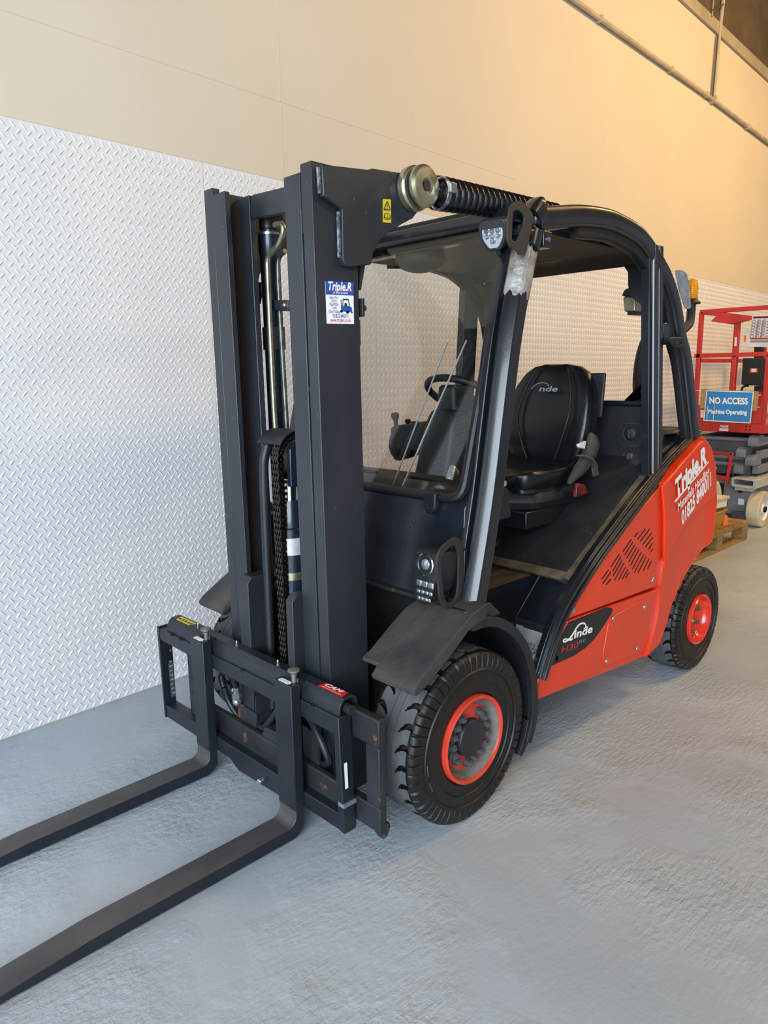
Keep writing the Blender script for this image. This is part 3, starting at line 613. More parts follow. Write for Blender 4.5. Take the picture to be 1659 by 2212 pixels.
def wheel(name, loc, R, wd, rr, n, sg, front, spin=0):
    mw = Matrix.Translation(loc) @ Matrix.Rotation(0 if sg < 0 else PI, 4, 'Z')
    key = (R, front)
    if key not in WM: WM[key] = tyre_mesh(R, wd, rr, n)
    t = link(name, WM[key], FK, mw=mw @ Matrix.Rotation(spin, 4, 'Y'))
    h = wd/2
    def L(prof, nm, m, ns=48): 
        return link(nm, MB().lathe(prof, (0, -h, 0), (0, 1, 0), ns).mesh(nm, m), t, mw=mw)
    if front:
        L([(rr+.003, .020), (rr+.002, -.004), (rr-.004, -.008), (rr-.010, -.004), (rr-.013, .004)], 'rim', M['rim'])
        L([(rr-.013, .002), (rr-.020, .014), (rr-.030, .034), (rr-.042, .036)], 'rim_dish', M['dish'])
        L([(.116, .036), (.113, .031), (.060, .030), (0, .030)], 'wheel_disc', M['rim'])
        L([(.066, .031), (.064, .012), (.061, .008), (.055, .007), (0, .007)], 'hub_cap', M['hub'])
        nm_ = MB().lathe([(0, .006), (.0045, .006), (.005, .011), (.0100, .012), (.0105, .022), (.0145, .023), (.0150, .030)], (0, -h, 0), (0, 1, 0), 12).mesh('lug_nut', M['lug'])
        ks = [i for i in range(17) if i not in (3, 4, 11)]
        for i in ks:
            a = 2*PI*i/17+.2; link('lug_nut', nm_, t, mw=mw @ Matrix.Translation((.0905*math.cos(a), -h+.03, .0905*math.sin(a))) @ Matrix.Scale(1.14, 4) @ Matrix.Translation((0, h-.03, 0)))
    else:
        L([(rr+.003, .020), (rr+.002, -.002), (rr-.004, -.008), (rr-.012, -.002), (rr-.014, .012), (rr-.018, .028), (rr-.024, .036), (rr-.036, .046), (.062, .052), (.036, .052)], 'rim', M['rimg'])
        L([(.042, .055), (.040, .050), (.036, .049), (.033, .056), (0, .058)], 'hub', M['dish'])
        nm_ = MB().lathe([(0, .020), (.006, .020), (.007, .028), (.011, .029), (.011, .040), (.015, .041), (.015, .054)], (0, -h, 0), (0, 1, 0), 8).mesh('lug_nut', M['zinc'])
        for i in range(6):
            a = 2*PI*i/6+.5; link('lug_nut', nm_, t, mw=mw @ Matrix.Translation((.072*math.cos(a), 0, .072*math.sin(a))))
    # worn wear-mark slots in the sidewall
    for (a, m_) in ((202, 'matw'), (186, 'pipe_st')) if front else ((205, 'cream_r'), (170, 'matw')):
        p = [((R*.755)*math.cos(math.radians(a+e)), (R*.755)*math.sin(math.radians(a+e))) for e in (-5, -2.5, 0, 2.5, 5)]
        p2 = [((R*.772)*math.cos(math.radians(a+e)), (R*.772)*math.sin(math.radians(a+e))) for e in (5, 2.5, 0, -2.5, -5)]
        link('wear_mark', MB().prism(p+p2, 'y', -h+.0045, -h+.010).mesh('wear_mark', M[m_]), t, mw=mw)
    return t
WM = {}
M['rimg'] = pm('glossy_orange_rim', '#dd3a24', .22, var=.06, vs=8, coat=.5, wear='#8a5546', wa=.7, ws=22)
wheel('front_wheel', (0, -.505, .2999), .2999, .226, .150, 28, -1, True)
wheel('front_wheel', (0, .505, .2999), .2999, .226, .150, 28, 1, True)
wheel('rear_wheel', (1.793, -.528, .2675), .2675, .20, .128, 26, -1, False, .03)
wheel('rear_wheel', (1.793, .528, .2675), .2675, .20, .128, 26, 1, False)
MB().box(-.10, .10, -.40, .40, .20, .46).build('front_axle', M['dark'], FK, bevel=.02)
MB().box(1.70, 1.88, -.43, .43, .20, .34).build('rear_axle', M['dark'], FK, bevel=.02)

# --- fenders
for sg in (-1, 1):
    ys = lambda a, b: (min(sg*a, sg*b), max(sg*a, sg*b))
    prof = [(.045, .770), (-.02, .752), (-.10, .708), (-.20, .650), (-.285, .598), (-.302, .578), (-.300, .560), (-.285, .552), (-.235, .572), (-.14, .628), (-.05, .690), (.045, .712)]
    b = MB(); rings = []
    for t, sc in ((.44, 0), (.447, 1), (.50, 1), (.56, 1), (.61, 1), (.624, .9), (.628, .55)):
        mid = [((p[0]+q[0])/2, (p[1]+q[1])/2) for p, q in zip(prof, prof[::-1])]
        tap = 0 if t > .5 else (.5-t)*.35
        rings.append([(m_[0]+(p[0]-m_[0])*max(sc, .3), sg*t, m_[1]+(p[1]-m_[1])*max(sc, .3)+tap*.0) for p, m_ in zip(prof, mid)])
    fe = b.loft(rings).build('fender', M['fender'], FK, bevel=.004, sharp=50)
    a0, a1 = ys(.355, .446)
    MB().prism([(.02, .735), (-.06, .715), (-.14, .668), (-.225, .612), (-.262, .596), (-.262, .582), (-.225, .592), (-.14, .646), (-.06, .692), (.02, .712)], 'y', a0, a1).build('fender_apron', M['fender'], fe, bevel=.003)
    # arch band behind the wheel
    ap = cr([(-.02, .705), (.06, .700), (.14, .672), (.22, .615), (.285, .535), (.33, .43), (.348, .33), (.345, .24), (.315, .165)], 5)
    rings = []
    for i, p in enumerate(ap):
        q = Vector(ap[min(i+1, len(ap)-1)])-Vector(ap[max(i-1, 0)]); q.normalize(); nn = Vector((-q.y, q.x))*(1 if True else -1)
        wd_ = .018; A = Vector(p)-nn*wd_; B = Vector(p)+nn*wd_*.9
        y0, y1 = sg*.624, sg*.40
        ring = [(A.x, y0, A.y), (B.x, y0, B.y), (B.x, sg*.60, B.y), (p[0]+nn.x*.004, sg*.60, p[1]+nn.y*.004), (p[0]+nn.x*.004, y1, p[1]+nn.y*.004), (p[0]-nn.x*.004, y1, p[1]-nn.y*.004), (p[0]-nn.x*.004, sg*.60, p[1]-nn.y*.004), (A.x, sg*.60, A.y)]
        rings.append(ring)
    ar = MB().loft(rings).build('wheel_arch', M['blackp'], FK, bevel=.002)
    MB().prism([(.345, .25), (.33, .17), (.285, .12), (.262, .135), (.30, .19), (.318, .25)], 'y', *ys(.615, .43)).build('mud_flap', M['rubber'], ar, bevel=.002)
    MB().prism([(-.03, .752), (.10, .752), (.16, .70), (.10, .695), (-.03, .71)], 'y', *ys(.60, .47)).build('pillar_foot', M['frame'], ar, bevel=.004)

# --- front cowl and dashboard
cp = [(.100, 1.085), (.085, 1.06), (.075, .90), (.055, .76), (.045, .735), (.075, .735), (.098, .90), (.112, 1.06), (.125, 1.085)]
cw = MB().prism(cp, 'y', -.50, .50).build('front_cowl', M['cowl'], FK, bevel=.003)
MB().box(.02, .07, -.44, .44, .722, .736).build('cowl_rib', M['rusty'], cw, bevel=.003)
for (y, z) in ((-.265, .985), (.02, 1.03)): MB().lathe([(0, 0), (.009, 0), (.009, .005), (.005, .007), (0, .007)], (.083, y, z), (-1, 0, 0), 6).build('cowl_bolt', M['nut'], cw)
for k, (a, b) in enumerate(((-.28, .0), (-.305, .02), (-.330, -.003))):
    MB().tube([(.0775, a, .905+b*.2), (.0775, a-.018, .905+b*.2), (.0770, a-.022, .880), (.0770, a-.004, .880), (.0775, a, .905+b*.2)], .0018, 6).build('embossed_mark', M['cowl'], cw)
MB().lathe([(0, 0), (.022, 0), (.022, .02), (.014, .03), (0, .03)], (.082, .09, 1.05), (-1, 0, 0), 18).build('rubber_stop', M['rubber'], cw)
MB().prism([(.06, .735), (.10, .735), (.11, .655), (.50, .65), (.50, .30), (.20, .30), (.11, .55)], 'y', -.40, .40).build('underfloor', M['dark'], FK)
da = MB().prism(rnd([(.115, 1.085), (.16, 1.115), (.30, 1.125), (.37, 1.09), (.39, .98), (.12, .98)], .02), 'y', -.47, .47).build('dashboard', M['blackp'], FK, bevel=.005)
for y in (-.20, .16): MB().box(.20, .215, y-.10, y+.10, 1.120, 1.1265).build('air_slot', M['dark'], da)

# --- windscreen
def WS(y, z, o=0): return (.092+.325*(z-1.085)-o, y, z+o*.325)
wq = rnd([(-.485, 1.085), (.485, 1.085), (.435, 2.03), (-.435, 2.03)], .06, 6)
sl = MB().tube([WS(y, z, .006) for y, z in wq], .017, 10, closed=True).build('windscreen_seal', M['rubber'], FK)
gl = MB(); g1 = [WS(y, z, .004) for y, z in wq]; g2 = [WS(y, z, -.001) for y, z in wq]; n = len(wq)
gl.add(g1+g2, [tuple(range(n)), tuple(range(n, 2*n))[::-1]]+[(i, (i+1) % n, n+(i+1) % n, n+i) for i in range(n)])
gl.build('windscreen', M['glass'], FK)
for sg in (-1, 1):
    y = sg*.365
    MB().prism(rnd([(y-.030, 1.105), (y+.030, 1.105), (y+.028, 1.05), (y+.012, 1.028), (y-.012, 1.028), (y-.028, 1.05)], .008), 'x', .052, .080).build('glass_clamp', M['rubber'], FK, bevel=.006)
    MB().lathe([(0, 0), (.006, 0), (.006, .005), (0, .005)], (.052, y, 1.05), (-1, 0, 0), 10).build('clamp_bolt', M['nut'], FK)
# two thin steel rods behind the glass
wi = MB().tube([(.10, *[(-0.183,1.089)][0]), (.155, *[(-0.280,1.340)][0]), (.225, *[(-0.384,1.618)][0])], .0035, 6).build('steel_rod', M['steel'], FK)
MB().tube([(.10, *[(-0.132,1.084)][0]), (.155, *[(-0.216,1.341)][0]), (.225, *[(-0.296,1.614)][0])], .003, 6).build('thin_steel_rod', M['steel'], wi)
MB().tube([(.20, -.33, 1.13), (.205, -.33, 1.145), (.235, -.315, 1.165), (.27, -.30, 1.145)], .014, 10).build('wiper_motor', M['galv'], FK)

# --- overhead guard
osec = rnd([(-.040, -.036), (.040, -.036), (.040, .036), (-.040, .036)], .022, 4)
top = [(0.459,2.068),(0.707,2.108),(0.911,2.123),(1.043,2.115),(1.186,2.092),(1.310,2.039)]
leg = [(1.389,1.986),(1.476,1.916)]+[(1.549,1.813)]+[(1.604,1.668)]+[(1.656,1.559)]+[(1.727,1.277)]+[(1.750,1.199)]
leg_y = [-.495, -.50, -.508, -.519, -.529, -.549, -.555]
outer = [(x, -.49, z) for x, z in top]+[(p[0], y, p[1]) for p, y in zip(leg, leg_y)]
def inset(P, d):
    out = []
    for i, p in enumerate(P):
        t = Vector(P[min(i+1, len(P)-1)])-Vector(P[max(i-1, 0)]); nn = Vector((-t.z, 0, t.x)).normalized()
        if nn.z > 0 or (abs(nn.z) < .3 and nn.x > 0): nn = -nn
        q = Vector(p)+nn*d; out.append((q.x, q.y, q.z))
    return out
mid = inset(outer, .040); strip = inset(outer, .088)
PIL = [(.055, -.552, .735), (.15, -.545, 1.10), (.262, -.525, 1.587), (.35, -.508, 1.84), (.412, -.495, 1.985)]
def mir(P, sg): return [(p[0], p[1] if sg < 0 else -p[1], p[2]) for p in P]
og = None
for sg in (-1, 1):
    roofp = cr(mir([(.43, -.492, 2.02), (.475, -.49, 2.06)]+mid, sg), 5)
    o = MB().sweep(roofp, osec, up=(0, 1, 0)).build('overhead_guard' if og is None else 'roof_rail', M['frame'], FK if og is None else og, sharp=50)
    if og is None: og = o
    MB().sweep(cr(mir(strip[1:], sg), 5), rnd([(-.028, -.020), (.028, -.020), (.028, .020), (-.028, .020)], .008, 3), up=(0, 1, 0)).build('weather_strip', M['rubber'], og)
    psec = [(-.042, -.004), (-.020, -.039), (.028, -.039), (.042, -.022), (.042, .022), (.028, .038), (-.020, .038), (-.042, .010)]
    MB().sweep(cr(mir(PIL, sg), 6), [(a, b) for a, b in psec], up=(0, 1, 0)).build('front_pillar', M['frame'], og, bevel=.004, seg=3)
    pe = [(p[0]-.030, p[1]-sg*.052, p[2]) for p in mir(PIL, sg)]
    MB().sweep(cr(pe, 6), rnd([(-.012, -.020), (.012, -.020), (.012, .020), (-.012, .020)], .005, 3), up=(0, 1, 0)).build('glass_channel', M['frame'], og)
    # post behind the door opening
    MB().sweep(mir([(1.322, -.556, 1.02), (1.322, -.500, 2.03)], sg), [(-.056, -.025), (-.056, .018), (-.048, .026), (-.018, .026), (-.014, .014), (-.002, .014), (.002, .026), (.030, .026), (.036, .014), (.056, .014), (.056, -.025)], up=(0, sg, 0)).build('rear_post', M['frame'], og, bevel=.003)
    # sloping lower frame member
    lowp = [(0.398,0.386),(0.514,0.579),(0.696,0.727)]+[(0.906,0.839)]+[(1.301,1.027)]+[(1.778,1.207)]
    ly = [-.60, -.60, -.60, -.59, -.575, -.56]
    LP = mir([(p[0], y, p[1]) for p, y in zip(lowp, ly)], sg)
    MB().sweep(cr(LP, 4), [(-.036, -.020), (-.036, .014), (-.030, .020), (-.014, .020), (-.010, .008), (.002, .008), (.006, .020), (.020, .020), (.024, .006), (.036, .006), (.036, -.020)], up=(0, sg, 0)).build('lower_rail', M['frame'], og, bevel=.003)
# roof skin, front bar, rear cross-member
rt = [(p[0], p[2]-.012) for p in mid]
sk = [(.44, 2.035)]+[(x, z) for x, z in rt[:6]]; sk2 = [(x, z-.030) for x, z in sk[::-1]]
MB().prism(cr([Vector((a, b)) for a, b in sk], 4)+cr([Vector((a, b)) for a, b in sk2], 4), 'y', -.47, .47).build('roof_skin', M['frame'], og)
MB().sweep([(.402, -.46, 2.040), (.402, .46, 2.040)], rnd([(-.030, -.024), (.030, -.024), (.030, .024), (-.030, .024)], .010, 3)).build('front_bar', M['frame'], og)
MB().sweep([(.435, -.46, 2.075), (.435, .46, 2.075)], rnd([(-.035, -.010), (.035, -.010), (.035, .010), (-.035, .010)], .006, 3)).build('front_seal', M['rubber'], og)
MB().box(.40, 1.30, -.46, -.36, 2.02, 2.06).build('headliner_edge', M['blackp'], og, bevel=.01)
MB().prism([(.43, 2.0), (.45, 2.035), (1.36, 2.03), (1.42, 1.98), (1.40, 1.97), (1.34, 2.005)], 'y', -.45, .46).build('headliner', M['blackp'], og)
MB().ball((*[(0.541,0.128)][0], 1.975), .10, .11, .055, 16).build('roof_lamp', M['fender'], og)
# rear window frame
rw_o = [(-.48, 1.36), (.48, 1.36), (.46, 2.06), (-.46, 2.06)]
rw_i = rnd([(-.46, 1.372), (.44, 1.372), (.42, 1.99), (-.352, 1.99), (-.356, 1.84), (-.455, 1.78)], [.01, .01, .08, .09, .05, .05], 6)
MB().ringplate(rw_o, rw_i, 'x', 1.40, 1.43).build('rear_window_frame', M['frame'], og)
rp = MB().prism(rnd([(-.50, 1.00), (.50, 1.00), (.48, 1.355), (-.48, 1.355)], .02), 'x', 1.385, 1.42).build('rear_panel', M['blackp'], FK, bevel=.01)
MB().box(1.36, 1.42, -.49, .49, 1.352, 1.372).build('panel_edge', M['frame'], rp, bevel=.005)
for (y, z, r_) in ((-.415, 1.222, .034), (-.415, 1.118, .026)):
    if r_ > .03: MB().ringplate(rnd([(y-.055, z-.06), (y+.055, z-.06), (y+.055, z+.05), (y-.055, z+.05)], .03), rnd([(y-.047, z-.052), (y+.047, z-.052), (y+.047, z+.042), (y-.047, z+.042)], .026), 'x', 1.379, 1.387).build('recess_rim', M['mat'], rp)
    k_ = MB().lathe([(r_+.008, 0), (r_+.006, .004), (r_, .003), (r_*.8, .014), (r_*.55, .018), (0, .018)], (1.385, y, z), (-1, 0, 0), 24).build('knob', M['mat'], rp)
    MB().box(1.363, 1.368, y-.004, y+.004, z-r_*.6, z+r_*.6).build('knob_bar', M['fender'], k_)
MB().box(1.29, 1.345, -.515, -.495, 1.41, 1.425).build('door_catch', M['frame'], og, bevel=.003)
# clamp and painted repair on the near front pillar
PA = Vector(PIL[3]); PB = Vector(PIL[4]); dp = (PB-PA).normalized()
MB().tube([PB-dp*.075, PB-dp*.012], .0535, 20).build('pillar_clamp', M['frame'], og, bevel=.003)
MB().box(PB.x+.02, PB.x+.07, -.548, -.50, 1.925, 1.98).build('clamp_ear', M['frame'], og, bevel=.004)
MB().lathe([(0, 0), (.008, 0), (.008, .006), (0, .006)], (PB.x+.045, -.548, 1.952), (0, -1, 0), 10).build('clamp_bolt', M['steel'], og)
def on_pil(t): 
    P = cr(PIL, 10); return Vector(P[int(t*(len(P)-1))])
a_ = [on_pil(t) for t in (.665, .70, .74, .78, .82, .85)]
patch = MB(); psec2 = [(a*1.03, b*1.03) for a, b in resample([(-.042, -.004), (-.020, -.039), (.028, -.039), (.042, -.022), (.042, .022), (.028, .038), (-.018, .038), (-.042, .014)], 40)]
patch.sweep(a_, psec2, up=(0, 1, 0), caps=False)
for q in range(40):
    for base, am in ((0, .016), (40*(len(a_)-1), .010)): patch.v[base+q] = tuple(Vector(patch.v[base+q])+dp*(random.random()*2-1)*am)
patch.build('bare_metal_patch', M['framew'], og, sharp=60)

# --- body panels on both sides
for sg in (-1, 1):
    ys = lambda a, b: (min(sg*a, sg*b), max(sg*a, sg*b))
    up = [(0.583,0.568),(0.637,0.605),(0.830,0.746),(0.990,0.854),(1.340,1.008),(1.382,0.889),(1.407,0.690),(1.385,0.606),(1.369,0.532)]
    pn = MB().prism(up, 'y', *ys(.60, .56)).build('side_panel', M['red'], FK, bevel=.006, seg=3)
    lo = [(0.587,0.559),(1.373,0.519),(1.367,0.387),(1.340,0.304),(1.273,0.210),(0.399,0.297),(0.390,0.358),(0.424,0.406)]
    sill = MB().prism(lo, 'y', *ys(.60, .54)).build('sill_panel', M['red'], FK, bevel=.010, seg=3)
    if sg < 0:
        g1a = [(515,1055),(527,1070),(545,1095)]
        slots = [[(0.837,0.678),(0.884,0.703)], [(0.845,0.656),(0.904,0.691)], [(0.876,0.646),(0.907,0.660)],
            [(0.909,0.716),(0.968,0.754)], [(0.925,0.694),(0.982,0.740)], [(0.930,0.673),(0.998,0.724)], [(0.945,0.651),(1.012,0.707)], [(0.979,0.645),(1.027,0.686)], [(1.010,0.642),(1.051,0.671)], [(1.042,0.641),(1.062,0.654)],
            [(1.004,0.763),(1.068,0.800)], [(1.021,0.746),(1.082,0.786)], [(1.040,0.728),(1.102,0.770)], [(1.060,0.709),(1.123,0.756)], [(1.079,0.690),(1.143,0.743)], [(1.098,0.670),(1.167,0.726)], [(1.118,0.649),(1.190,0.710)], [(1.152,0.641),(1.215,0.696)], [(1.200,0.639),(1.244,0.681)], [(1.241,0.640),(1.270,0.665)],
            [(1.098,0.811),(1.125,0.822)], [(1.128,0.794),(1.191,0.827)], [(1.155,0.781),(1.234,0.819)], [(1.181,0.762),(1.257,0.799)], [(1.207,0.746),(1.267,0.776)], [(1.237,0.730),(1.272,0.749)], [(1.262,0.714),(1.275,0.723)]]
        for a, b in slots:
            A = Vector(a); B = Vector(b); t = (B-A).normalized()*.006; nn = Vector((-t.y, t.x))
            MB().prism([tuple(A-t*.2+nn*.6), tuple(A-t), tuple(A-t*.2-nn*.6), tuple(B+t*.2-nn*.6), tuple(B+t), tuple(B+t*.2+nn*.6)], 'y', -.6008, -.585).build('vent_slot', M['dark'], pn)
        sc_ = [(1.302,0.571),(0.624,0.593)]
        for (x, z) in sc_: MB().lathe([(.014, 0), (.013, .002), (.009, .001), (.009, .004), (.004, .006), (0, .005)], (x, -.600, z), (0, -1, 0), 12).build('screw', M['steel'], pn)
        bd = [(0.596,0.554),(0.891,0.542),(0.923,0.533),(0.938,0.522),(0.929,0.507),(0.864,0.467),(0.800,0.432),(0.729,0.412),(0.643,0.404),(0.527,0.408),(0.423,0.412),(0.452,0.438)]
        bg = MB().prism(bd, 'y', -.6012, -.590).build('badge_panel', M['blackp'], sill)
        # script logo
        lg = MB(); q = [(0.707,0.496),(0.719,0.500),(0.722,0.507),(0.715,0.517),(0.699,0.524),(0.681,0.526),(0.665,0.523),(0.650,0.515),(0.635,0.503),(0.621,0.493),(0.604,0.485),(0.585,0.482),(0.571,0.482),(0.560,0.486),(0.558,0.491),(0.566,0.493),(0.581,0.490),(0.596,0.483),(0.613,0.478),(0.626,0.479)]
        w_ = [.0028, .0030, .0032, .0034, .0036, .0040, .0045, .0050, .0055, .0055, .0046, .0038, .0032, .003, .003, .003, .003, .0034, .0038, .0042]
        qq = cr([Vector((a[0], -.6016, a[1])) for a in q], 5); ww = [w_[min(len(w_)-1, i//5)] for i in range(len(qq))]
        lg.tube(qq, ww, 8); lg.map(lambda x, y, z: (x, -.6016+(y+.6016)*.15, z)).build('logo_script', M['white'], bg)
        b0, b1 = [(0.635,0.478),(0.774,0.467)]; hgt = .030
        text('logo_script', 'inde', (b0[0], -.6013, b0[1]), (b1[0], -.6013, b1[1]), (.18, 0, 1), .032, M['white'], bg, bold=.028)
        b0, b1 = [(0.547,0.442),(0.666,0.431)]
        text('model_text', 'H30', (b0[0], -.6013, b0[1]), (b1[0], -.6013, b1[1]), (.25, 0, 1), .026, M['redp'], bg)
        b0, b1 = [(0.674,0.445),(0.723,0.440)]
        text('model_text', 'EVO', (b0[0], -.6013, b0[1]), (b1[0], -.6013, b1[1]), (.25, 0, 1), .014, M['grey'], bg)
        (x, z), = [(0.518,0.429)]
        MB().lathe([(0, 0), (.010, 0), (.012, .003), (0, .003)], (x, -.6012, z), (0, 1, 0), 14).build('badge_plug', M['dark'], bg)
        hp_ = rnd([(0.909,0.486),(1.198,0.508),(1.263,0.480),(1.257,0.349),(1.196,0.257),(0.885,0.281),(0.865,0.319)], .03, 5)
        hc = MB().prism(hp_, 'y', -.6035, -.595).build('access_cover', M['red'], sill, bevel=.002)
        for (x, z) in [(0.943,0.483),(1.225,0.465),(1.176,0.281),(0.903,0.303)]: MB().lathe([(.011, 0), (.010, .003), (.004, .004), (0, .003)], (x, -.6035, z), (0, -1, 0), 12).build('screw', M['steel'], hc)
# counterweight: outline in side view, its rear corners rounded in plan
co = [(1.314,1.015),(1.475,1.088),(1.672,1.179),(1.711,1.194),(1.770,1.165),(1.838,1.092),(1.892,0.984),(1.929,0.850),(1.918,0.720),(1.902,0.646),(1.797,0.631),(1.705,0.591),(1.609,0.534),(1.541,0.475),(1.484,0.419),(1.442,0.338),(1.381,0.251),(1.317,0.237),(1.250,0.223),(1.312,0.315),(1.343,0.397),(1.349,0.533),(1.362,0.610),(1.383,0.697),(1.358,0.894)]
rings = []
def xr(x, e): return x+max(0, (x-1.60))*e
for yy, e, ins in ((-.600, -.04, .012), (-.612, -.01, .003), (-.615, 0, 0), (-.612, .05, 0), (-.59, .16, 0), (-.54, .36, 0), (-.45, .58, 0), (-.30, .78, 0), (0, .88, 0), (.30, .78, 0), (.45, .58, 0), (.54, .36, 0), (.59, .16, 0), (.612, .05, 0), (.615, 0, 0), (.612, -.01, .003)):
    if yy == -.600: continue
    cxm = sum(p[0] for p in co)/len(co); czm = sum(p[1] for p in co)/len(co)
    rings.append([(xr(x+(cxm-x)*ins*2, e), yy, z+(czm-z)*ins*2) for x, z in co])
cwt = MB().loft(rings).build('counterweight', M['red'], FK, bevel=.008, seg=3, sharp=40)
# recessed lower arch face, a bulged upper shoulder
sh_ = [(1.377,0.600),(1.418,0.680),(1.486,0.751),(1.586,0.815),(1.727,0.858),(1.883,0.888),(1.883,0.963),(1.851,1.058),(1.785,1.143),(1.708,1.182),(1.652,1.173),(1.456,1.083),(1.308,1.007),(1.344,0.877)]
MB().prism(sh_, 'y', -.628, -.60).map(lambda x, y, z: (x, y if y > -.61 else -.6158-.0122*min(1, max(0, (x-1.30)/.20)), z)).build('upper_shoulder', M['red'], cwt, bevel=.016, seg=4)
YL = -.629
def line(body, px, h, up, m, **k):
    a, b = px; text('lettering', body, (a[0], YL, a[1]), (b[0], YL, b[1]), up, h, m, cwt, **k)
line('Triple.R', [(1.414,0.938),(1.733,1.078)], .085, (-.22, 0, 1), M['white'], bold=.05)
ul = [(1.405,0.928),(1.753,1.076),(1.755,1.069),(1.412,0.919)]
flat('lettering_line', yp(ul, YL), M['white'], cwt, (0, -1, 0))
line('Materials Handling', [(1.449,0.873),(1.774,1.013)], .040, (-.22, 0, 1), M['white'], bold=.02)
line('01825 840011', [(1.498,0.801),(1.804,0.955)], .066, (-.22, 0, 1), M['white'], bold=.038)
# chassis core, a dark block added to keep light out underneath
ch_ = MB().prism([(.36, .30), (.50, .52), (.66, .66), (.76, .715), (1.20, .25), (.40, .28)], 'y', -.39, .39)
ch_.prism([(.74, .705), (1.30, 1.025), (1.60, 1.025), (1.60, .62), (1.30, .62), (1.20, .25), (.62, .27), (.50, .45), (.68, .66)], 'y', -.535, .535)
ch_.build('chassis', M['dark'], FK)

# --- cab floor, mat, step
fl_ = MB().prism([(.10, .695), (.70, .695), (.70, .66), (.10, .66)], 'y', -.396, .50).build('floor_board', M['woodfl'], FK, bevel=.003)
mt = MB(); mrow = []
for yy, dz in ((-.56, -.012), (-.535, .008), (-.50, .012), (-.30, .018), (0, .02), (.30, .018), (.50, .012), (.56, -.01)):
    mrow.append([(x, yy, .697+.565*(x-.66)+dz+(.012*math.sin(x*9+yy*7) if abs(yy) < .5 else 0)) for x in [.655+.75*k/14 for k in range(15)]]+[(.655+.75*k/14, yy, .688+.565*(.75*k/14-.005)-.008+dz) for k in range(14, -1, -1)])
mto = MB().loft(mrow).build('floor_mat', M['mat'], FK, sharp=50)
MB().sweep([(.66, -.548, .703), (.95, -.548, .868), (1.36, -.545, 1.098)], [(-.020, -.004), (.020, -.004), (.020, .004), (-.020, .004)], up=(-.5, 0, 1)).build('mat_edge', M['matw'], mto)
MB().sweep([(.664, -.53, .712), (.660, -.30, .716), (.660, .40, .716)], [(-.022, -.004), (.022, -.004), (.022, .004), (-.022, .004)], up=(-.5, 0, 1)).build('mat_edge', M['matw'], mto)
MB().lathe([(.026, 0), (.030, .004), (.022, .006), (.020, -.02)], (.645, -.19, .80), (-.75, -.25, .6), 20).build('cable_grommet', M['rubber'], mto)
st_ = MB().prism([(.10, .697), (.70, .697), (.52, .532), (.30, .56)], 'y', -.405, -.398).build('step_well', M['cowl'], FK)
def quad(nm, pts, m, d, par): 
    n = (Vector(pts[1])-Vector(pts[0])).cross(Vector(pts[2])-Vector(pts[0])).normalized()*d
    P = [Vector(p) for p in pts]
    return MB().add([tuple(p) for p in P]+[tuple(p+n) for p in P], [(3, 2, 1, 0), (4, 5, 6, 7), (0, 1, 5, 4), (1, 2, 6, 5), (2, 3, 7, 6), (3, 0, 4, 7)]).build(nm, m, par)
quad('well_panel', [(.690, -.398, .690), (.655, -.575, .690), (.500, -.575, .552), (.522, -.398, .545)], M['cowl'], .006, st_)
MB().tube([(.690, -.403, .690), (.522, -.403, .540)], .006, 8).build('weld_seam', M['matw'], st_)
quad('well_panel', [(.522, -.398, .547), (.500, -.575, .554), (.498, -.575, .522), (.520, -.398, .515)], M['mast'], .006, st_)
quad('well_panel', [(.22, -.400, .60), (.524, -.404, .545), (.522, -.404, .515), (.30, -.404, .515)], M['mast'], .006, st_)
quad('step_plate', [(.516, -.41, .52), (.508, -.565, .527), (.508, -.565, .462), (.516, -.41, .462)], M['alu'], .004, st_)
tr_ = MB().prism(rnd([(.36, -.41), (.516, -.41), (.505, -.578), (.36, -.578)], .006), 'z', .458, .468).build('step_tread', M['alu'], st_, bevel=.002)
for i in range(4):
    for j in range(5):
        x, y = .385+.034*i, -.435-.031*j; MB().lathe([(.010, 0), (.0095, .003), (.006, .004), (.005, 0)], (x, y, .468), (0, 0, 1), 10).build('tread_stud', M['steel'], tr_)
for i in range(5): MB().prism([(.37+.03*i, .468), (.382+.03*i, .476), (.394+.03*i, .468)], 'y', -.580, -.576).build('tread_tooth', M['alu'], tr_)
MB().prism([(.36, .468), (.505, .468), (.44, .36), (.36, .33)], 'y', -.580, -.576).build('step_front', M['alu'], st_)
MB().lathe([(0, 0), (.022, 0), (.022, .004), (0, .004)], (.40, -.5805, .405), (0, -1, 0), 18).build('step_hole', M['dark'], st_)

# --- seat
SX = -.105; SY = -.105
se = MB(); rows = []
for z, hw, xf, th in ((1.075, .150, 1.235, .10), (1.10, .185, 1.225, .13), (1.17, .215, 1.225, .14), (1.27, .226, 1.238, .135), (1.36, .220, 1.262, .12), (1.44, .200, 1.288, .105), (1.50, .165, 1.305, .09), (1.53, .120, 1.318, .07), (1.542, .06, 1.33, .04)):
    ring = []
    for k in range(28):
        a = 2*PI*k/28; y = hw*math.copysign(abs(math.cos(a))**.62, math.cos(a)); s_ = math.sin(a)
        bol = .030*max(0, (abs(y)/hw-.62))/.38*(1 if z < 1.48 else .5)
        x = xf+SX+(th*.5)+(th*.5)*math.copysign(abs(s_)**.7, s_)-(bol if s_ < 0 else 0)
        ring.append((x, y+SY, z))
    rows.append(ring)
seat = se.loft(rows).build('seat_backrest', M['vinyl'], FK, sharp=80)
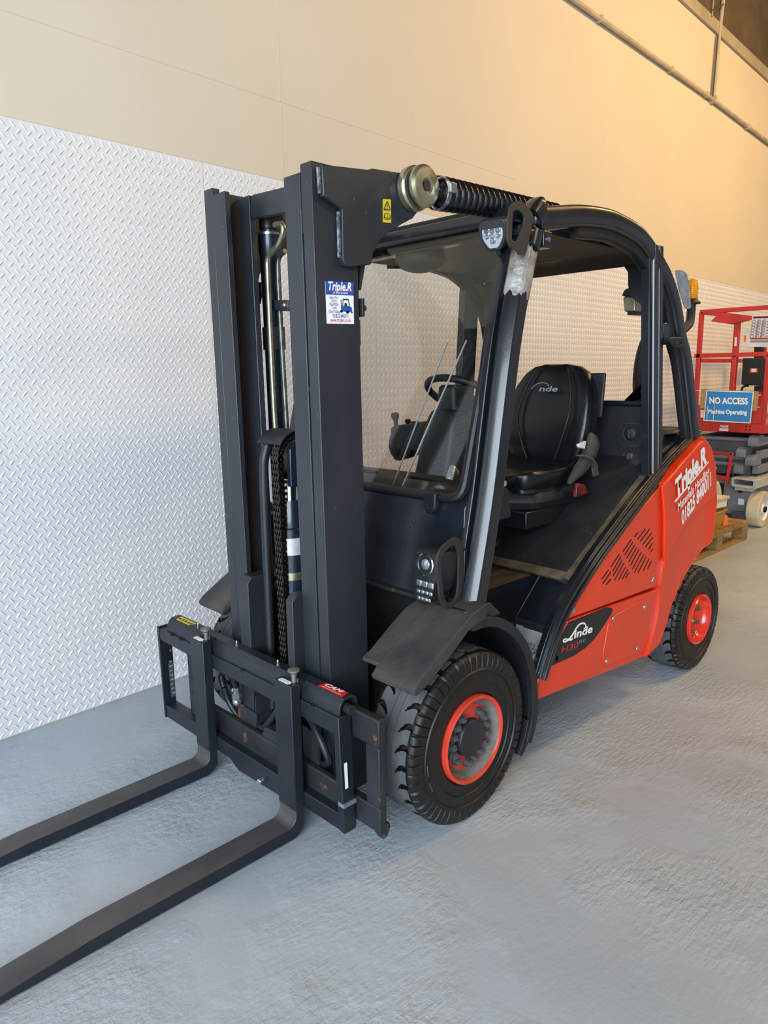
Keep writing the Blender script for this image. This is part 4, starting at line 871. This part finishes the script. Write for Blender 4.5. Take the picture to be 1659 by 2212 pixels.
for sg in (-1, 1):
    pip = cr([(1.115, SY+sg*.075, 1.10), (1.111, SY+sg*.105, 1.18), (1.115, SY+sg*.135, 1.28), (1.137, SY+sg*.135, 1.36), (1.165, SY+sg*.115, 1.45), (1.190, SY+sg*.085, 1.52)], 6)
    MB().tube(pip, .005, 8).build('piping', M['rubber'], seat)
lq = Vector((1.2335, SY+.055, 1.43))
text('backrest_logo', 'nde', (1.1495, SY+.040, 1.418), (1.1475, SY-.060, 1.418), (.25, -.15, 1), .026, M['grey'], seat, bold=.02, depth=.002)
MB().tube(cr([(1.150, SY+.085, 1.428), (1.153, SY+.065, 1.448), (1.155, SY+.030, 1.458), (1.155, SY+.0, 1.452), (1.151, SY-.008, 1.44)], 5), .0022, 6).build('backrest_logo', M['grey'], seat)
MB().box(1.27, 1.285, SY-.235, SY+.05, 1.30, 1.50).map(lambda x, y, z: (x+(z-1.3)*.1-.03, y, z)).build('backrest_shell', M['blackp'], seat, bevel=.008)
cu = MB(); rows = []
for x, hw, zt, th in ((.80, .16, 1.035, .05), (.815, .205, 1.05, .075), (.85, .225, 1.062, .09), (.95, .235, 1.058, .09), (1.08, .235, 1.060, .09), (1.20, .215, 1.07, .09), (1.25, .17, 1.075, .07)):
    ring = []
    for k in range(28):
        a = 2*PI*k/28; y = hw*math.copysign(abs(math.cos(a))**.6, math.cos(a)); s_ = math.sin(a)
        bol = .028*max(0, abs(y)/hw-.6)/.4
        ring.append((x+SX, y+SY, zt+.035-th/2+th/2*math.copysign(abs(s_)**.6, s_)+(bol if s_ > 0 else 0)))
    rows.append(ring)
MB.loft(cu, rows); cu.build('seat_cushion', M['vinyl'], FK, sharp=80)
SM = lambda x, y, z: (x-.10, y-.085, z)
sb = MB().prism(rnd([(.80, -.20), (.84, -.235), (1.18, -.235), (1.26, -.20), (1.26, .19), (1.18, .21), (.84, .21), (.80, .18)], .02), 'z', 1.005, 1.035).map(SM).build('seat_frame', M['frame'], FK, bevel=.006)
sp_ = MB(); rings = []
for z, o in ((.865, -.015), (.875, .0), (.905, .012), (.93, .004), (.955, -.02)): rings.append([(a, b, z) for a, b in rnd([(.77-o, -.14), (.87-o, -.245-o), (1.20, -.245-o), (1.25+o, -.22), (1.25+o, .21), (1.20, .235+o), (.87-o, .235+o), (.77-o, .13)], .03)])
su = sp_.loft(rings).map(lambda x, y, z: SM(x, y, z+.065)).build('seat_suspension', M['blackp'], FK, sharp=30)
text('embossed_text', 'GRAMMER', (.86, -.3435, .962), (1.04, -.3435, .962), (0, 0, 1), .022, M['hub'], su, depth=.002)
MB().box(.70, 1.10, -.32, .135, .86, .935).build('seat_base', M['frame'], su, bevel=.005)
MB().box(.675, .715, -.22, -.18, 1.035, 1.06).build('seat_lever', M['board'], sb, bevel=.006)
# belt reel housing and belt
RP = [(0.943,1.031),(0.971,1.052),(1.022,1.079),(1.069,1.111),(1.109,1.153),(1.133,1.192),(1.131,1.223),(1.118,1.238)]
re = MB(); rows = []
for (x, z), rx, ry in zip(RP, (.008, .018, .030, .036, .038, .036, .026, .010), (.010, .018, .024, .028, .028, .027, .022, .010)):
    rows.append([(x+rx*math.cos(2*PI*k/16), -.365+ry*math.sin(2*PI*k/16), z-rx*.55*math.cos(2*PI*k/16)) for k in range(16)])
reo = re.loft(rows).build('belt_reel', M['fender'], FK, sharp=60)
q = [(0.989,1.153),(1.028,1.138),(1.076,1.115),(1.114,1.089)]
MB().sweep(cr([(q[0][0], -.392, q[0][1]), (q[1][0], -.398, q[1][1]), (q[2][0], -.392, q[2][1]), (q[3][0], -.38, q[3][1])], 5), [(-.003, -.024), (.003, -.024), (.003, .024), (-.003, .024)], up=(0, 1, 0)).build('seat_belt', M['belt'], reo)
q = [(1.091,1.086),(1.143,1.089),(1.158,1.050),(1.110,1.047)]; MB().prism(q, 'y', -.388, -.384).build('buckle_tongue', M['pipe_st'], reo, bevel=.001)
q = [(0.951,1.204),(1.013,1.215),(1.004,1.180),(0.959,1.190)]; MB().prism(q, 'y', -.402, -.388).build('belt_button', M['board'], reo, bevel=.003)
pq = [(0.966,0.973),(1.064,0.982),(1.038,1.022),(0.977,1.033)]
rg = MB().loft([[(x, y, z) for x, z in pq] for y in (-.390, -.372)])
rg.add([(pq[0][0], -.372, pq[0][1]), (pq[1][0], -.372, pq[1][1]), (pq[1][0]+.02, -.405, pq[1][1]+.010), (pq[0][0]+.01, -.405, pq[0][1]+.006)], [(0, 1, 2, 3)])
tagt = thing('red_plastic_bag', (1.08, -.385, 1.0), 'crumpled dark red plastic pouch tucked beside the forklift seat base', 'pouch')
rg.build('pouch', M['pouch'], tagt, bevel=.004)

# --- steering column, wheel, levers
sw = MB(); C_ = Vector((.69, .0, 1.405)); nrm = Vector((.48, 0, .88)).normalized(); X_ = Vector((0, 1, 0)); Y_ = nrm.cross(X_)
swo = MB().tube([C_+X_*.175*math.cos(2*PI*k/40)+Y_*.175*math.sin(2*PI*k/40) for k in range(40)], .0155, 12, closed=True).build('steering_wheel', M['rubber'], FK)
MB().tube([C_+X_*.17, C_-nrm*.02, C_-X_*.17], .012, 8).build('wheel_spoke', M['blackp'], swo)
MB().tube([C_-nrm*.02, C_-Y_*.17], .012, 8).build('wheel_spoke', M['blackp'], swo)
MB().lathe([(0, .01), (.04, .01), (.05, -.005), (.05, -.05), (.042, -.06)], C_, nrm, 24).build('steering_hub', M['blackp'], swo)
MB().prism(rnd([(-.10, 1.06), (.085, 1.06), (.075, 1.30), (.05, 1.36), (-.06, 1.36), (-.09, 1.30)], .02), 'x', .50, .64).map(lambda x, y, z: (x-.30*(1.36-z)*.9+.02, y, z)).build('steering_column', M['blackp'], FK, bevel=.02)
MB().prism(rnd([(-.06, 1.33), (.05, 1.33), (.04, 1.46), (-.05, 1.46)], .02), 'x', .55, .68).build('column_head', M['blackp'], FK, bevel=.02)
MB().prism(rnd([(.09, 1.14), (.36, 1.20), (.36, 1.27), (.09, 1.31)], .02), 'x', .58, .66).build('instrument_panel', M['blackp'], FK, bevel=.015)
arm_ = MB(); rows = []
for x, hw, zt, th in ((.60, .03, 1.235, .10), (.63, .055, 1.255, .15), (.72, .065, 1.255, .14), (.85, .062, 1.235, .10), (1.05, .055, 1.23, .07), (1.18, .04, 1.23, .05)):
    rows.append([(x, .36+hw*math.cos(2*PI*k/18), zt-th/2+th/2*math.sin(2*PI*k/18)) for k in range(18)])
armo = arm_.loft(rows).build('armrest', M['blackp'], FK, sharp=60)
for (x, y, h, r) in ((.655, .39, .085, .020), (.68, .335, .055, .015), (.70, .30, .045, .013), (.735, .355, .04, .012)):
    MB().lathe([(0, 0), (r*1.3, 0), (r*1.3, .008), (r*.5, .018), (r*.5, h*.5), (r*.9, h*.75), (r, h*.9), (r*.7, h), (0, h)], (x, y, 1.245), (-.15, 0, 1), 16).build('joystick', M['rubber'], armo)
MB().tube([(1.10, .36, 1.20), (1.14, .34, 1.05), (1.16, .33, .95)], .025, 12).build('armrest_post', M['blackp'], armo)

# --- head lamp on each fender with its guard
def headlight(sg):
    y0 = sg*.480; root = None
    fx = lambda z: -.095+(.94-z)*(-.10)       # the face leans forward at the top
    prof = rnd([(-.043, .925), (.043, .925), (.043, .815), (.030, .772), (-.004, .768), (-.030, .80), (-.043, .86)], .012, 4)
    prof = [(a*1.18*(1 if sg < 0 else -1), .855+(b-.85)*1.12) for a, b in prof]
    def ring(k, dx, dz=0): return [(.02+dx+(.10*(b-.85)), y0+a*k, .85+(b-.85)*k+dz) for a, b in prof]
    hl = MB().loft([ring(.95, -.115), ring(1.0, -.108), ring(1.02, -.06), ring(.98, -.02), ring(.7, .015)]).build('headlight', M['blackp'], FK, bevel=.002, sharp=40)
    MB().loft([ring(.90, -.1165), ring(.92, -.114)]).build('lamp_face', M['frame'], hl)
    cz = .898; cx_ = .02-.1175+.10*(cz-.85)
    MB().lathe([(.035, .004), (.0365, -.001), (.034, -.003), (.032, .010), (.022, .022), (0, .024)], (cx_, y0, cz), (1, 0, -.1), 28).build('reflector', M['chrome'], hl)
    MB().lathe([(.0, -.010), (.010, -.0085), (.018, -.004), (.0215, .004)], (cx_+.006, y0, cz), (1, 0, -.1), 24).build('lens', M['lensw'], hl)
    for (z, w_, h_, n_) in ((.834, .078, .022, 3), (.807, .072, .014, 4), (.785, .060, .014, 4)):
        for i in range(n_):
            yy = y0+sg*(-.5+ (i+.5)/n_)*w_*1.0+sg*.004; x = .02-.1185+.10*(z-.85)
            MB().box(x, x+.006, yy-w_/n_*.45, yy+w_/n_*.45, z-h_*.46, z+h_*.46).build('led_cell', M['reflect'], hl, bevel=.003)
    MB().box(-.055, -.015, y0-.035, y0+.035, .76, .79).build('lamp_foot', M['frame'], hl, bevel=.004)
    gy = sg*.532
    go = [(-0.006,0.987),(0.019,0.973),(0.034,0.949),(0.039,0.850),(0.040,0.758),(0.019,0.742),(-0.012,0.736),(-0.052,0.748),(-0.074,0.774),(-0.084,0.798),(-0.097,0.893),(-0.097,0.932),(-0.088,0.949),(-0.068,0.967)]
    gi = [(-0.013,0.958),(0.003,0.941),(0.011,0.911),(0.009,0.818),(0.002,0.779),(-0.024,0.761),(-0.049,0.771),(-0.063,0.794),(-0.074,0.883),(-0.075,0.927),(-0.063,0.941),(-0.037,0.955)]
    g = MB().ringplate(rnd(go, .006), rnd(gi, .006), 'y', gy-.004, gy+.004).build('lamp_guard', M['guard'], hl, bevel=.001)
    for (x, z) in ((.047, .93), (.050, .80)): MB().lathe([(0, 0), (.004, 0), (.004, .003), (0, .003)], (x, gy+sg*.004, z), (0, sg, 0), 8).build('guard_bolt', M['nut'], g)
    MB().box(.045, .062, min(gy, sg*.47), max(gy, sg*.47), .80, .93).build('guard_bracket', M['frame'], hl, bevel=.003)
M['lensw'] = pm('projector_lens', '#aab2b8', .05, metal=.6, var=.3, vs=40)
headlight(-1); headlight(1)
# --- work light clamped to the near front pillar
wl = MB(); fwd = Vector((-.93, -.25, -.27)).normalized(); rt_ = fwd.cross(Vector((0, 0, 1))).normalized(); upv = rt_.cross(fwd); Cw = Vector((.312, -.440, 1.967))
def wp(a, b, c): return Cw+rt_*a+upv*b+fwd*c
wprof = rnd([(-.050, .030), (-.040, .050), (.040, .050), (.050, .030), (.048, -.006), (.022, -.048), (-.022, -.048), (-.048, -.006)], .012, 4)
rows = [[wp(a*k, b*k, c) for a, b in wprof] for c, k in ((.036, 1), (.030, 1.04), (-.01, 1.02), (-.045, .7), (-.05, .5))]
wlo = wl.loft(rows).build('work_light', M['blackp'], FK, bevel=.003, sharp=40)
wpi = [(a*.74, b*.74-.004 if b < .03 else .022) for a, b in wprof]
MB().loft([[wp(a, b, .038) for a, b in wpi], [wp(a*.95, b*.95, .030) for a, b in wpi]]).build('work_light_lens', M['reflect'], wlo)
for i in range(3):
    for j in range(3):
        a, b = -.020+.020*i, .016-.017*j
        if j == 2 and i != 1: continue
        q = wp(a, b, .040); MB().ball(tuple(q), .0085, .0085, .0085, 8).build('led_cell', M['lensw'], wlo)
for i in range(7):
    a = -.036+.012*i; q0 = wp(a, .051, .025); q1 = wp(a, .050, -.02); MB().tube([q0, q1], .0028, 6).build('cooling_fin', M['dark'], wlo)
gq = [(0.236,2.025),(0.254,2.040),(0.286,2.050),(0.320,2.048),(0.343,2.036),(0.369,2.015),(0.364,1.995),(0.340,1.921),(0.328,1.890),(0.293,1.885),(0.288,1.894),(0.241,1.904),(0.227,1.923),(0.227,1.986)]
gqi = [(0.253,2.014),(0.276,2.024),(0.306,2.017),(0.320,2.004),(0.310,1.972),(0.276,1.924),(0.251,1.925),(0.251,1.969)]
wg = MB().ringplate(rnd(gq, .008), rnd(gqi, .006), 'y', -.5485, -.5415).build('light_guard', M['guard'], wlo, bevel=.001)
MB().box(.32, .40, -.545, -.50, 1.955, 1.975).build('light_bracket', M['frame'], wlo, bevel=.003)
MB().tube([wp(0, -.04, .0), wp(0, -.065, -.005)], .012, 12).build('light_bracket', M['frame'], wlo)
# --- rear fittings: beacon with its shield, clear lamp, mirror, latch
bc = MB().lathe([(0, 0), (.022, 0), (.026, .006), (.026, .05), (.021, .085), (.014, .093), (0, .094)], (1.745, -.50, 1.835), (0, 0, 1), 24).build('beacon', M['amber'], FK)
MB().lathe([(.038, -.018), (.040, -.012), (.028, .0), (.026, .006)], (1.748, -.50, 1.832), (0, 0, 1), 24).build('beacon_base', M['blackp'], bc)
for i in range(6): MB().lathe([(.0265, 0), (.0277, .002), (.0265, .004)], (1.745, -.50, 1.845+i*.009), (0, 0, 1), 24).build('lens_rib', M['amber'], bc)
bs = [(1.481,1.942),(1.543,1.947),(1.594,1.941),(1.623,1.919),(1.672,1.787),(1.611,1.782),(1.536,1.861)]
MB().prism(rnd(bs, .02), 'y', -.532, -.528).build('beacon_shield', M['galv'], bc)
MB().tube(cr([(1.745, -.50, 1.82), (1.735, -.505, 1.77), (1.70, -.515, 1.72), (1.63, -.52, 1.69), (1.58, -.525, 1.66)], 5), .020, 10).build('beacon_bracket', M['blackp'], bc)
for q in [(1.433,1.625),(1.491,1.633)]: MB().lathe([(0, 0), (.008, 0), (.008, .004), (0, .004)], (q[0], -.577, q[1]), (0, -1, 0), 10).build('bolt', M['nut'], og)
hb_ = [(1.373,1.649),(1.508,1.653),(1.525,1.631),(1.525,1.607),(1.464,1.605),(1.413,1.609),(1.381,1.628)]
MB().prism(rnd(hb_, .008), 'y', -.577, -.545).build('hinge_block', M['blackp'], og, bevel=.004)
hb2 = [(1.408,1.712),(1.475,1.715),(1.488,1.621),(1.421,1.619)]
MB().prism(hb2, 'y', -.53, -.49).build('hinge_plate', M['frame'], og, bevel=.003)
cl = [(-0.236,1.860),(-0.299,1.855),(-0.306,1.784),(-0.246,1.788)]
clp = MB().prism(rnd(cl, .01), 'x', 1.58, 1.66).build('rear_lamp', M['lensy'] if 'lensy' in M else M['pipe_st'], FK, bevel=.006)
cl2 = [(-0.232,1.862),(-0.241,1.888),(-0.260,1.896),(-0.297,1.892),(-0.302,1.854)]; MB().prism(cl2, 'x', 1.575, 1.665).build('lamp_cap', M['blackp'], clp, bevel=.005)
cl3 = [(-0.258,1.787),(-0.306,1.783),(-0.307,1.768),(-0.259,1.773)]; MB().prism(cl3, 'x', 1.59, 1.65).build('lamp_foot', M['blackp'], clp)
hs = MB(); hc_ = [(-0.348,1.465)][0]
hs.ball((1.72, hc_[0]+.035, hc_[1]+.01), .03, .075, .225, 18)
hs.build('head_cushion', M['vinyl'], FK)
rp2 = [(-0.439,1.226),(-0.545,1.230),(-0.532,1.215),(-0.440,1.197)]; MB().prism(rp2, 'x', 1.60, 1.70).build('hood_lip', M['matw'], FK, bevel=.004)
MB().prism([(1.42, 1.0), (1.42, 1.12), (1.78, 1.232), (1.90, 1.215), (1.95, 1.0)], 'y', -.525, .525).build('engine_hood', M['blackp'], FK, bevel=.012)

# ------------------------------------------------------------------ scissor lift parked at the far end
LX = 5.45
SL = thing('scissor_lift', (6.2, .75, 0), 'red and grey scissor lift with guard rails and cream wheels parked by the wall', 'lift')
dk = MB().box(LX, 7.4, .33, 1.06, .915, 1.005).build('platform', M['lred'], SL, bevel=.006)
MB().box(LX+.02, 7.38, .35, 1.04, 1.0, 1.012).build('deck', M['ply'], SL)
tq = .020
def post(y, x, z0, z1, par=SL): return MB().box(x-tq, x+tq, y-tq, y+tq, z0, z1).build('guard_post', M['lred'], par, bevel=.004)
def bar(x0, y0, x1, y1, z, h=.020): 
    return MB().sweep([(x0, y0, z), (x1, y1, z)], [(-tq, -h), (tq, -h), (tq, h), (-tq, h)]).build('guard_rail', M['lred'], SL, bevel=.004)
Y0, Y1 = .36, 1.00
for y in (Y1, .66, Y0): post(y, LX+.02, 1.0, 1.64 if y != Y1 else 2.06)
post(.66, LX+.04, 1.3, 2.0)
for x in (6.45, 7.35):
    for y in (Y0, 1.03): post(y, x, 1.0, 2.06)
bar(LX+.02, Y1+.04, LX+.02, Y0-.04, 1.645); bar(LX+.02, Y1, LX+.02, .30, 2.06)
bar(LX+.02, Y1, 7.37, Y1, 2.06); bar(LX+.02, Y0, 7.37, Y0, 2.06); bar(LX+.02, Y1, 7.37, Y1, 1.60); bar(LX+.02, Y0, 7.37, Y0, 1.60); bar(7.37, Y1, 7.37, Y0, 2.06)
MB().prism([(.70, 1.925), (.90, 1.965), (.82, 2.045), (.57, 2.0), (.56, 1.955)], 'x', LX-.01, LX+.05).build('gate_hinge', M['lred'], SL, bevel=.006)
for (y0, y1) in ((.34, .98),): MB().box(LX-.012, LX, y0+.03, y1, 1.01, 1.17).build('toe_board', M['lred'], SL, bevel=.003)
text('deck_lettering', 'MAPS', (LX-.001, .742, .958), (LX-.001, .66, .958), (0, 0, 1), .022, M['white'], SL, shear=.3, bold=.03)
flat('deck_label', [(LX-.001, .745, .95), (LX-.001, .66, .95), (LX-.001, .66, .925), (LX-.001, .745, .925)], M['board'], SL, (-1, 0, 0))
for y in (.87, .835, .57, .535): 
    for z in (.945, .975): MB().lathe([(0, 0), (.010, 0), (.007, .006), (0, .007)], (LX, y, z), (-1, 0, 0), 10).build('deck_bolt', M['lred'], SL)
for y in (.50, .465):
    for z in (.945, .975): MB().box(LX-.001, LX+.004, y-.010, y+.010, z-.005, z+.005).build('deck_slot', M['dark'], SL)
# sign on its plywood board, tied to the rails
sg_ = thing('no_access_sign', (LX-.03, .66, 1.02), 'blue NO ACCESS Machine Operating sign on plywood tied to the red lift rails', 'sign')
plyq = [(0.929,1.323),(0.405,1.306),(0.407,1.127),(0.936,1.138)]; MB().prism(plyq, 'x', 5.416, 5.428).build('plywood_board', M['ply'], sg_)
sq2 = [(0.878,1.314),(0.446,1.303),(0.451,1.010),(0.888,1.017)]; so = MB().prism(sq2, 'x', 5.410, 5.415).build('sign_plate', M['white'], sg_)
sq3 = [(0.870,1.305),(0.452,1.296),(0.457,1.018),(0.879,1.027)]; MB().prism(sq3, 'x', 5.4092, 5.4105).build('sign_face', M['sign'], so)
def sl_(body, px, h, **k):
    a, b = px; text('sign_text', body, (5.4088, a[0], a[1]), (5.4088, b[0], b[1]), (0, .09, 1), h, M['white'], so, bold=.036, depth=.0008, **k)
sl_('NO ACCESS', [(0.840,1.189),(0.486,1.186)], .058)
sl_('Machine Operating', [(0.845,1.092),(0.487,1.091)], .040)
for qa in ("a", "b"):
    pa = [(0.856,1.022),(0.854,1.161)] if qa == "a" else [(0.794,1.018),(0.793,1.193)]
    MB().tube([(5.4085, *pa[0]), (5.4085, *pa[1])], .0022, 5).build('scratch', M['white'], so)
for zq in [(0.964,1.308),(0.406,1.272),(0.405,1.162)]: MB().tube([(5.42, zq[0]-.02, zq[1]), (5.42, zq[0]+.03, zq[1])], .003, 6).build('cable_tie', M['white'], sg_)
flat('notice_label', [(LX-.0135, *p) for p in [(0.934,1.125),(0.897,1.120),(0.896,1.046),(0.929,1.048)]], M['board'], SL, (-1, 0, 0))
# control box and the notice board on the rails
bx = [(0.906,1.626),(0.704,1.620),(0.708,1.335),(0.903,1.348)]; cbx = MB().prism(bx, 'x', 6.35, 6.55).build('control_box', M['blackp'], SL, bevel=.012)
lb = [(0.820,1.517),(0.746,1.516),(0.745,1.474),(0.820,1.475)]; MB().prism(lb, 'x', 6.343, 6.35).build('box_label', M['orange'], cbx)
lb = [(0.803,1.513),(0.760,1.513),(0.759,1.479),(0.802,1.479)]; MB().prism(lb, 'x', 6.3405, 6.343).build('box_label', M['white'], cbx)
bk = [(1.060,1.526),(0.988,1.529),(0.992,1.336),(1.055,1.340)]; MB().prism(bk, 'x', 6.56, 6.6).build('back_plate', M['board'], SL)
st2 = [(0.845,1.742),(0.757,1.739),(0.751,1.623),(0.838,1.625)]; MB().prism(st2, 'x', 6.48, 6.52).build('control_stand', M['blackp'], SL)
st3 = [(0.812,1.332),(0.699,1.332),(0.674,1.023),(0.705,1.022),(0.729,1.273),(0.808,1.279)]; MB().prism(st3, 'x', 6.48, 6.52).build('control_stand', M['blackp'], SL)
cab_ = [(0.913,1.281),(0.897,1.321),(0.872,1.334),(0.841,1.337)]; MB().tube(cr([(6.4, a, b) for a, b in cab_], 5), .012, 8).build('cable', M['rubber'], SL)
nb = thing('notice_board', (6.1, .45, 1.7), 'white notice board of safety symbols hung on the lift rails', 'board')
q = [(0.748,2.042),(0.587,2.041),(0.561,1.722),(0.814,1.737),(0.813,1.911),(0.750,1.911)]; MB().prism(q, 'x', 6.08, 6.10).build('board', M['board'], nb)
q = [(0.737,2.028),(0.585,2.022),(0.583,2.003),(0.737,2.010)]; MB().prism(q, 'x', 6.076, 6.08).build('board_band', pm('maroon_print', '#6b2030', .5), nb)
q = [(0.748,1.821),(0.568,1.813),(0.566,1.798),(0.748,1.806)]; MB().prism(q, 'x', 6.076, 6.08).build('board_band', M['lred'], nb)
q = [(0.807,1.846),(0.791,1.845),(0.790,1.785),(0.809,1.788)]; MB().prism(q, 'x', 6.076, 6.08).build('board_sticker', M['orange'], nb)
q = [(0.746,1.797),(0.566,1.789),(0.564,1.768),(0.750,1.775)]; MB().prism(q, 'x', 6.077, 6.08).build('board_print', M['grey'], nb)
for (a, b) in [(0.727,1.977),(0.678,1.975),(0.631,1.973),(0.728,1.949),(0.681,1.947),(0.632,1.944),(0.732,1.921),(0.683,1.918),(0.634,1.916),(0.733,1.891),(0.683,1.889),(0.635,1.886),(0.733,1.864),(0.686,1.862),(0.637,1.859),(0.735,1.835),(0.686,1.833),(0.637,1.831)]:
    MB().tube([(6.078, a+.017*math.cos(2*PI*k/12), b+.017*math.sin(2*PI*k/12)) for k in range(12)], .0018, 5, closed=True).build('safety_symbol', M['dgrey'], nb)
    MB().box(6.077, 6.080, a-.050, a-.028, b-.008, b+.006).build('safety_symbol', M['grey'], nb)
q = [(0.659,1.807),(0.640,1.806),(0.637,1.723),(0.656,1.724)]; MB().prism(q, 'x', 5.4275, 5.4300).build('post_label', M['board'], SL)
# scissor arms
for (z0, z1, x0, x1) in ((.52, .60, 5.55, 7.3), (.66, .74, 5.6, 7.25), (.79, .87, 5.5, 7.3)):
    for y in (.42, .95):
        MB().box(x0, x1, y-.03, y+.03, z0, z1).build('scissor_arm', M['lgrey'], SL, bevel=.006)
for (z, y0, y1) in ((.845, .45, 1.05), (.665, .45, 1.05), (.60, .46, 1.02)): MB().cyl((5.53, y0, z), (5.53, y1, z), .020, n=14).build('cross_tube', M['lgrey'], SL)
for (z, y) in ((.845, .43), (.73, .53), (.66, .44), (.575, .54)):
    MB().prism(rnd([(5.44, z-.055), (5.62, z-.055), (5.62, z+.05), (5.50, z+.05), (5.44, z+.02)], .02), 'y', y-.045, y+.045).build('pivot_block', M['lgrey'], SL, bevel=.006)
MB().box(5.56, 7.2, .47, .93, .50, .86).build('arm_core', M['lgreyd'], SL)
hz = [(5.70, .385), (5.75, .385)]
for k in range(3): MB().prism([(6.05+.06*k, .675), (6.08+.06*k, .675), (6.10+.06*k, .735), (6.07+.06*k, .735)], 'y', .3885, .3895).build('hazard_stripe', M['yel'], SL)
# chassis, tray, ladder frame
MB().box(5.56, 7.35, .42, 1.00, .10, .46).build('chassis', M['lgrey'], SL, bevel=.012)
MB().box(5.555, 5.562, .70, .86, .28, .40).build('chassis_recess', M['dark'], SL)
for (y, z) in ((.545, .345), (.68, .20)): MB().lathe([(0, 0), (.026, 0), (.026, .003), (0, .003)], (5.56, y, z), (-1, 0, 0), 16).build('chassis_hole', M['dark'], SL)
MB().box(5.556, 5.561, .50, .555, .205, .265).build('chassis_label', M['board'], SL)
MB().box(5.53, 5.57, .45, .60, .07, .14).build('tow_bracket', M['lgreyd'], SL, bevel=.006)
tr2 = MB(); o_ = [(.34, .40), (.56, .41), (.56, .50), (.34, .49)]; i_ = [(.365, .425), (.54, .432), (.54, .482), (.365, .475)]
tr2.ringplate(o_, i_, 'x', 5.36, 6.9); tr2.build('fork_pocket', M['alu'], SL)
MB().box(5.45, 5.56, .40, .56, .36, .40).build('step_bracket', M['alu'], SL, bevel=.004)
fo_ = [(.98, .745), (.60, .742), (.585, .40), (.615, .40), (.625, .715), (.98, .715)]
MB().prism([(1.0, .735), (.585, .725), (.585, .70), (1.0, .71)], 'x', 5.38, 5.40).build('ladder', M['lred'], SL, bevel=.004)
MB().prism([(.605, .73), (.575, .73), (.60, .42), (.63, .42)], 'x', 5.38, 5.40).build('ladder', M['lred'], SL, bevel=.004)
MB().prism([(1.0, .515), (.62, .495), (.62, .465), (1.0, .48)], 'x', 5.38, 5.40).build('ladder', M['lred'], SL, bevel=.004)
MB().tube(cr([(5.42, .58, .53), (5.43, .565, .46), (5.50, .56, .38), (5.56, .55, .345)], 5), .008, 8).build('cable', M['rubber'], SL)
for k in range(4): MB().cyl((5.50, .98-.06*k, .565-.004*k), (5.50, .93-.06*k, .563-.004*k), .022-.003*(k % 2), n=12).build('hose_coupling', M['pipe_st'] if k % 2 else M['wood'], SL)
for (x, y, sg) in ((5.62, .385, -1), (7.15, .385, -1), (7.15, 1.03, 1), (5.62, 1.03, 1)):
    tw = MB().lathe([(.11, -.06), (.165, -.06), (.175, -.05), (.175, .05), (.165, .06), (.11, .06)], (x, y, .1755), (0, 1, 0), 40).build('lift_wheel', M['cream_r'], SL)
    MB().lathe([(.112, .058), (.106, .04), (.05, .035), (.045, .055), (0, .055)], (x, y, .1755), (0, sg, 0), 32).build('wheel_rim', M['board'], tw)
    MB().lathe([(.03, .054), (.028, .07), (0, .07)], (x, y, .1755), (0, sg, 0), 16).build('wheel_hub', M['dark'], tw)

# ------------------------------------------------------------------ pallet with its load, between truck and lift
PL = thing('pallet', (4.25, .7, 0), 'worn wooden pallet lying on the floor behind the forklift', 'pallet')
for i in range(7):
    x = 3.72+i*.185; MB().box(x, x+.15-.0*(i % 2), .25, 1.08, .155+.0015*(i % 2), .177+.0015*(i % 2)).build('plank', M['wood'], PL, bevel=.002)
for y in (.25, .62, .985): MB().box(3.72, 4.98, y, y+.095, .135, .155).build('stringer', M['wood'], PL, bevel=.002)
for y in (.25, .62, .985):
    MB().box(3.72, 4.98, y, y+.095, .0, .02).build('bottom_plank', M['wood'], PL, bevel=.002)
    for x in (3.72, 4.29, 4.86): MB().box(x, x+.12, y, y+.095, .02, .135).build('block', M['wood'], PL, bevel=.003)
bn = thing('yellow_bin', (4.18, .49, .179), 'yellow plastic tub standing on the wooden pallet behind the forklift', 'tub')
b = MB(); o0 = rnd([(3.95, .30), (4.40, .30), (4.40, .68), (3.95, .68)], .05); o1 = rnd([(3.91, .27), (4.45, .27), (4.45, .71), (3.91, .71)], .05)
i1 = rnd([(3.925, .285), (4.435, .285), (4.435, .695), (3.925, .695)], .045); i0 = rnd([(3.965, .315), (4.385, .315), (4.385, .665), (3.965, .665)], .045)
b.loft([[(x+.09, y, z) for x, y in q] for q, z in ((o0, .1795), (o1, .335), (i1, .335), (i0, .19))]).build('tub', M['bin'], bn)
MB().tube([(x+.09, y, .335) for x, y in o1], .008, 8, closed=True).build('rim', M['bin'], bn)
wb = thing('white_box', (4.2, .47, .35), 'white lidded box lying tilted on the yellow tub', 'box')
MB().box(3.98, 4.46, .29, .64, .352, .425).map(lambda x, y, z: (x+.09, y, z+(4.46-x)*.05)).build('box', M['board'], wb, bevel=.008)
MB().box(3.97, 4.48, .275, .66, .420, .450).map(lambda x, y, z: (x+.09, y, z+(4.46-x)*.05)).build('lid', M['cream_r'], wb, bevel=.008)
oc = thing('orange_cone', (4.62, .325, .179), 'small orange plastic piece standing beside the yellow tub', 'plastic piece')
MB().lathe([(.030, 0), (.025, .06), (.018, .085), (0, .085)], (4.62, .325, .1795), (0, 0, 1), 14).build('cone', M['orange'], oc)
rl = thing('foam_roll', (4.68, .43, .179), 'pale foam roll standing just behind the rear corner of the forklift', 'roll')
MB().tube(cr([(4.69, .425, .1795), (4.69, .425, .34), (4.68, .43, .46), (4.65, .445, .535)], 6), .034, 14).build('roll', M['cream_r'], rl, bevel=.006)
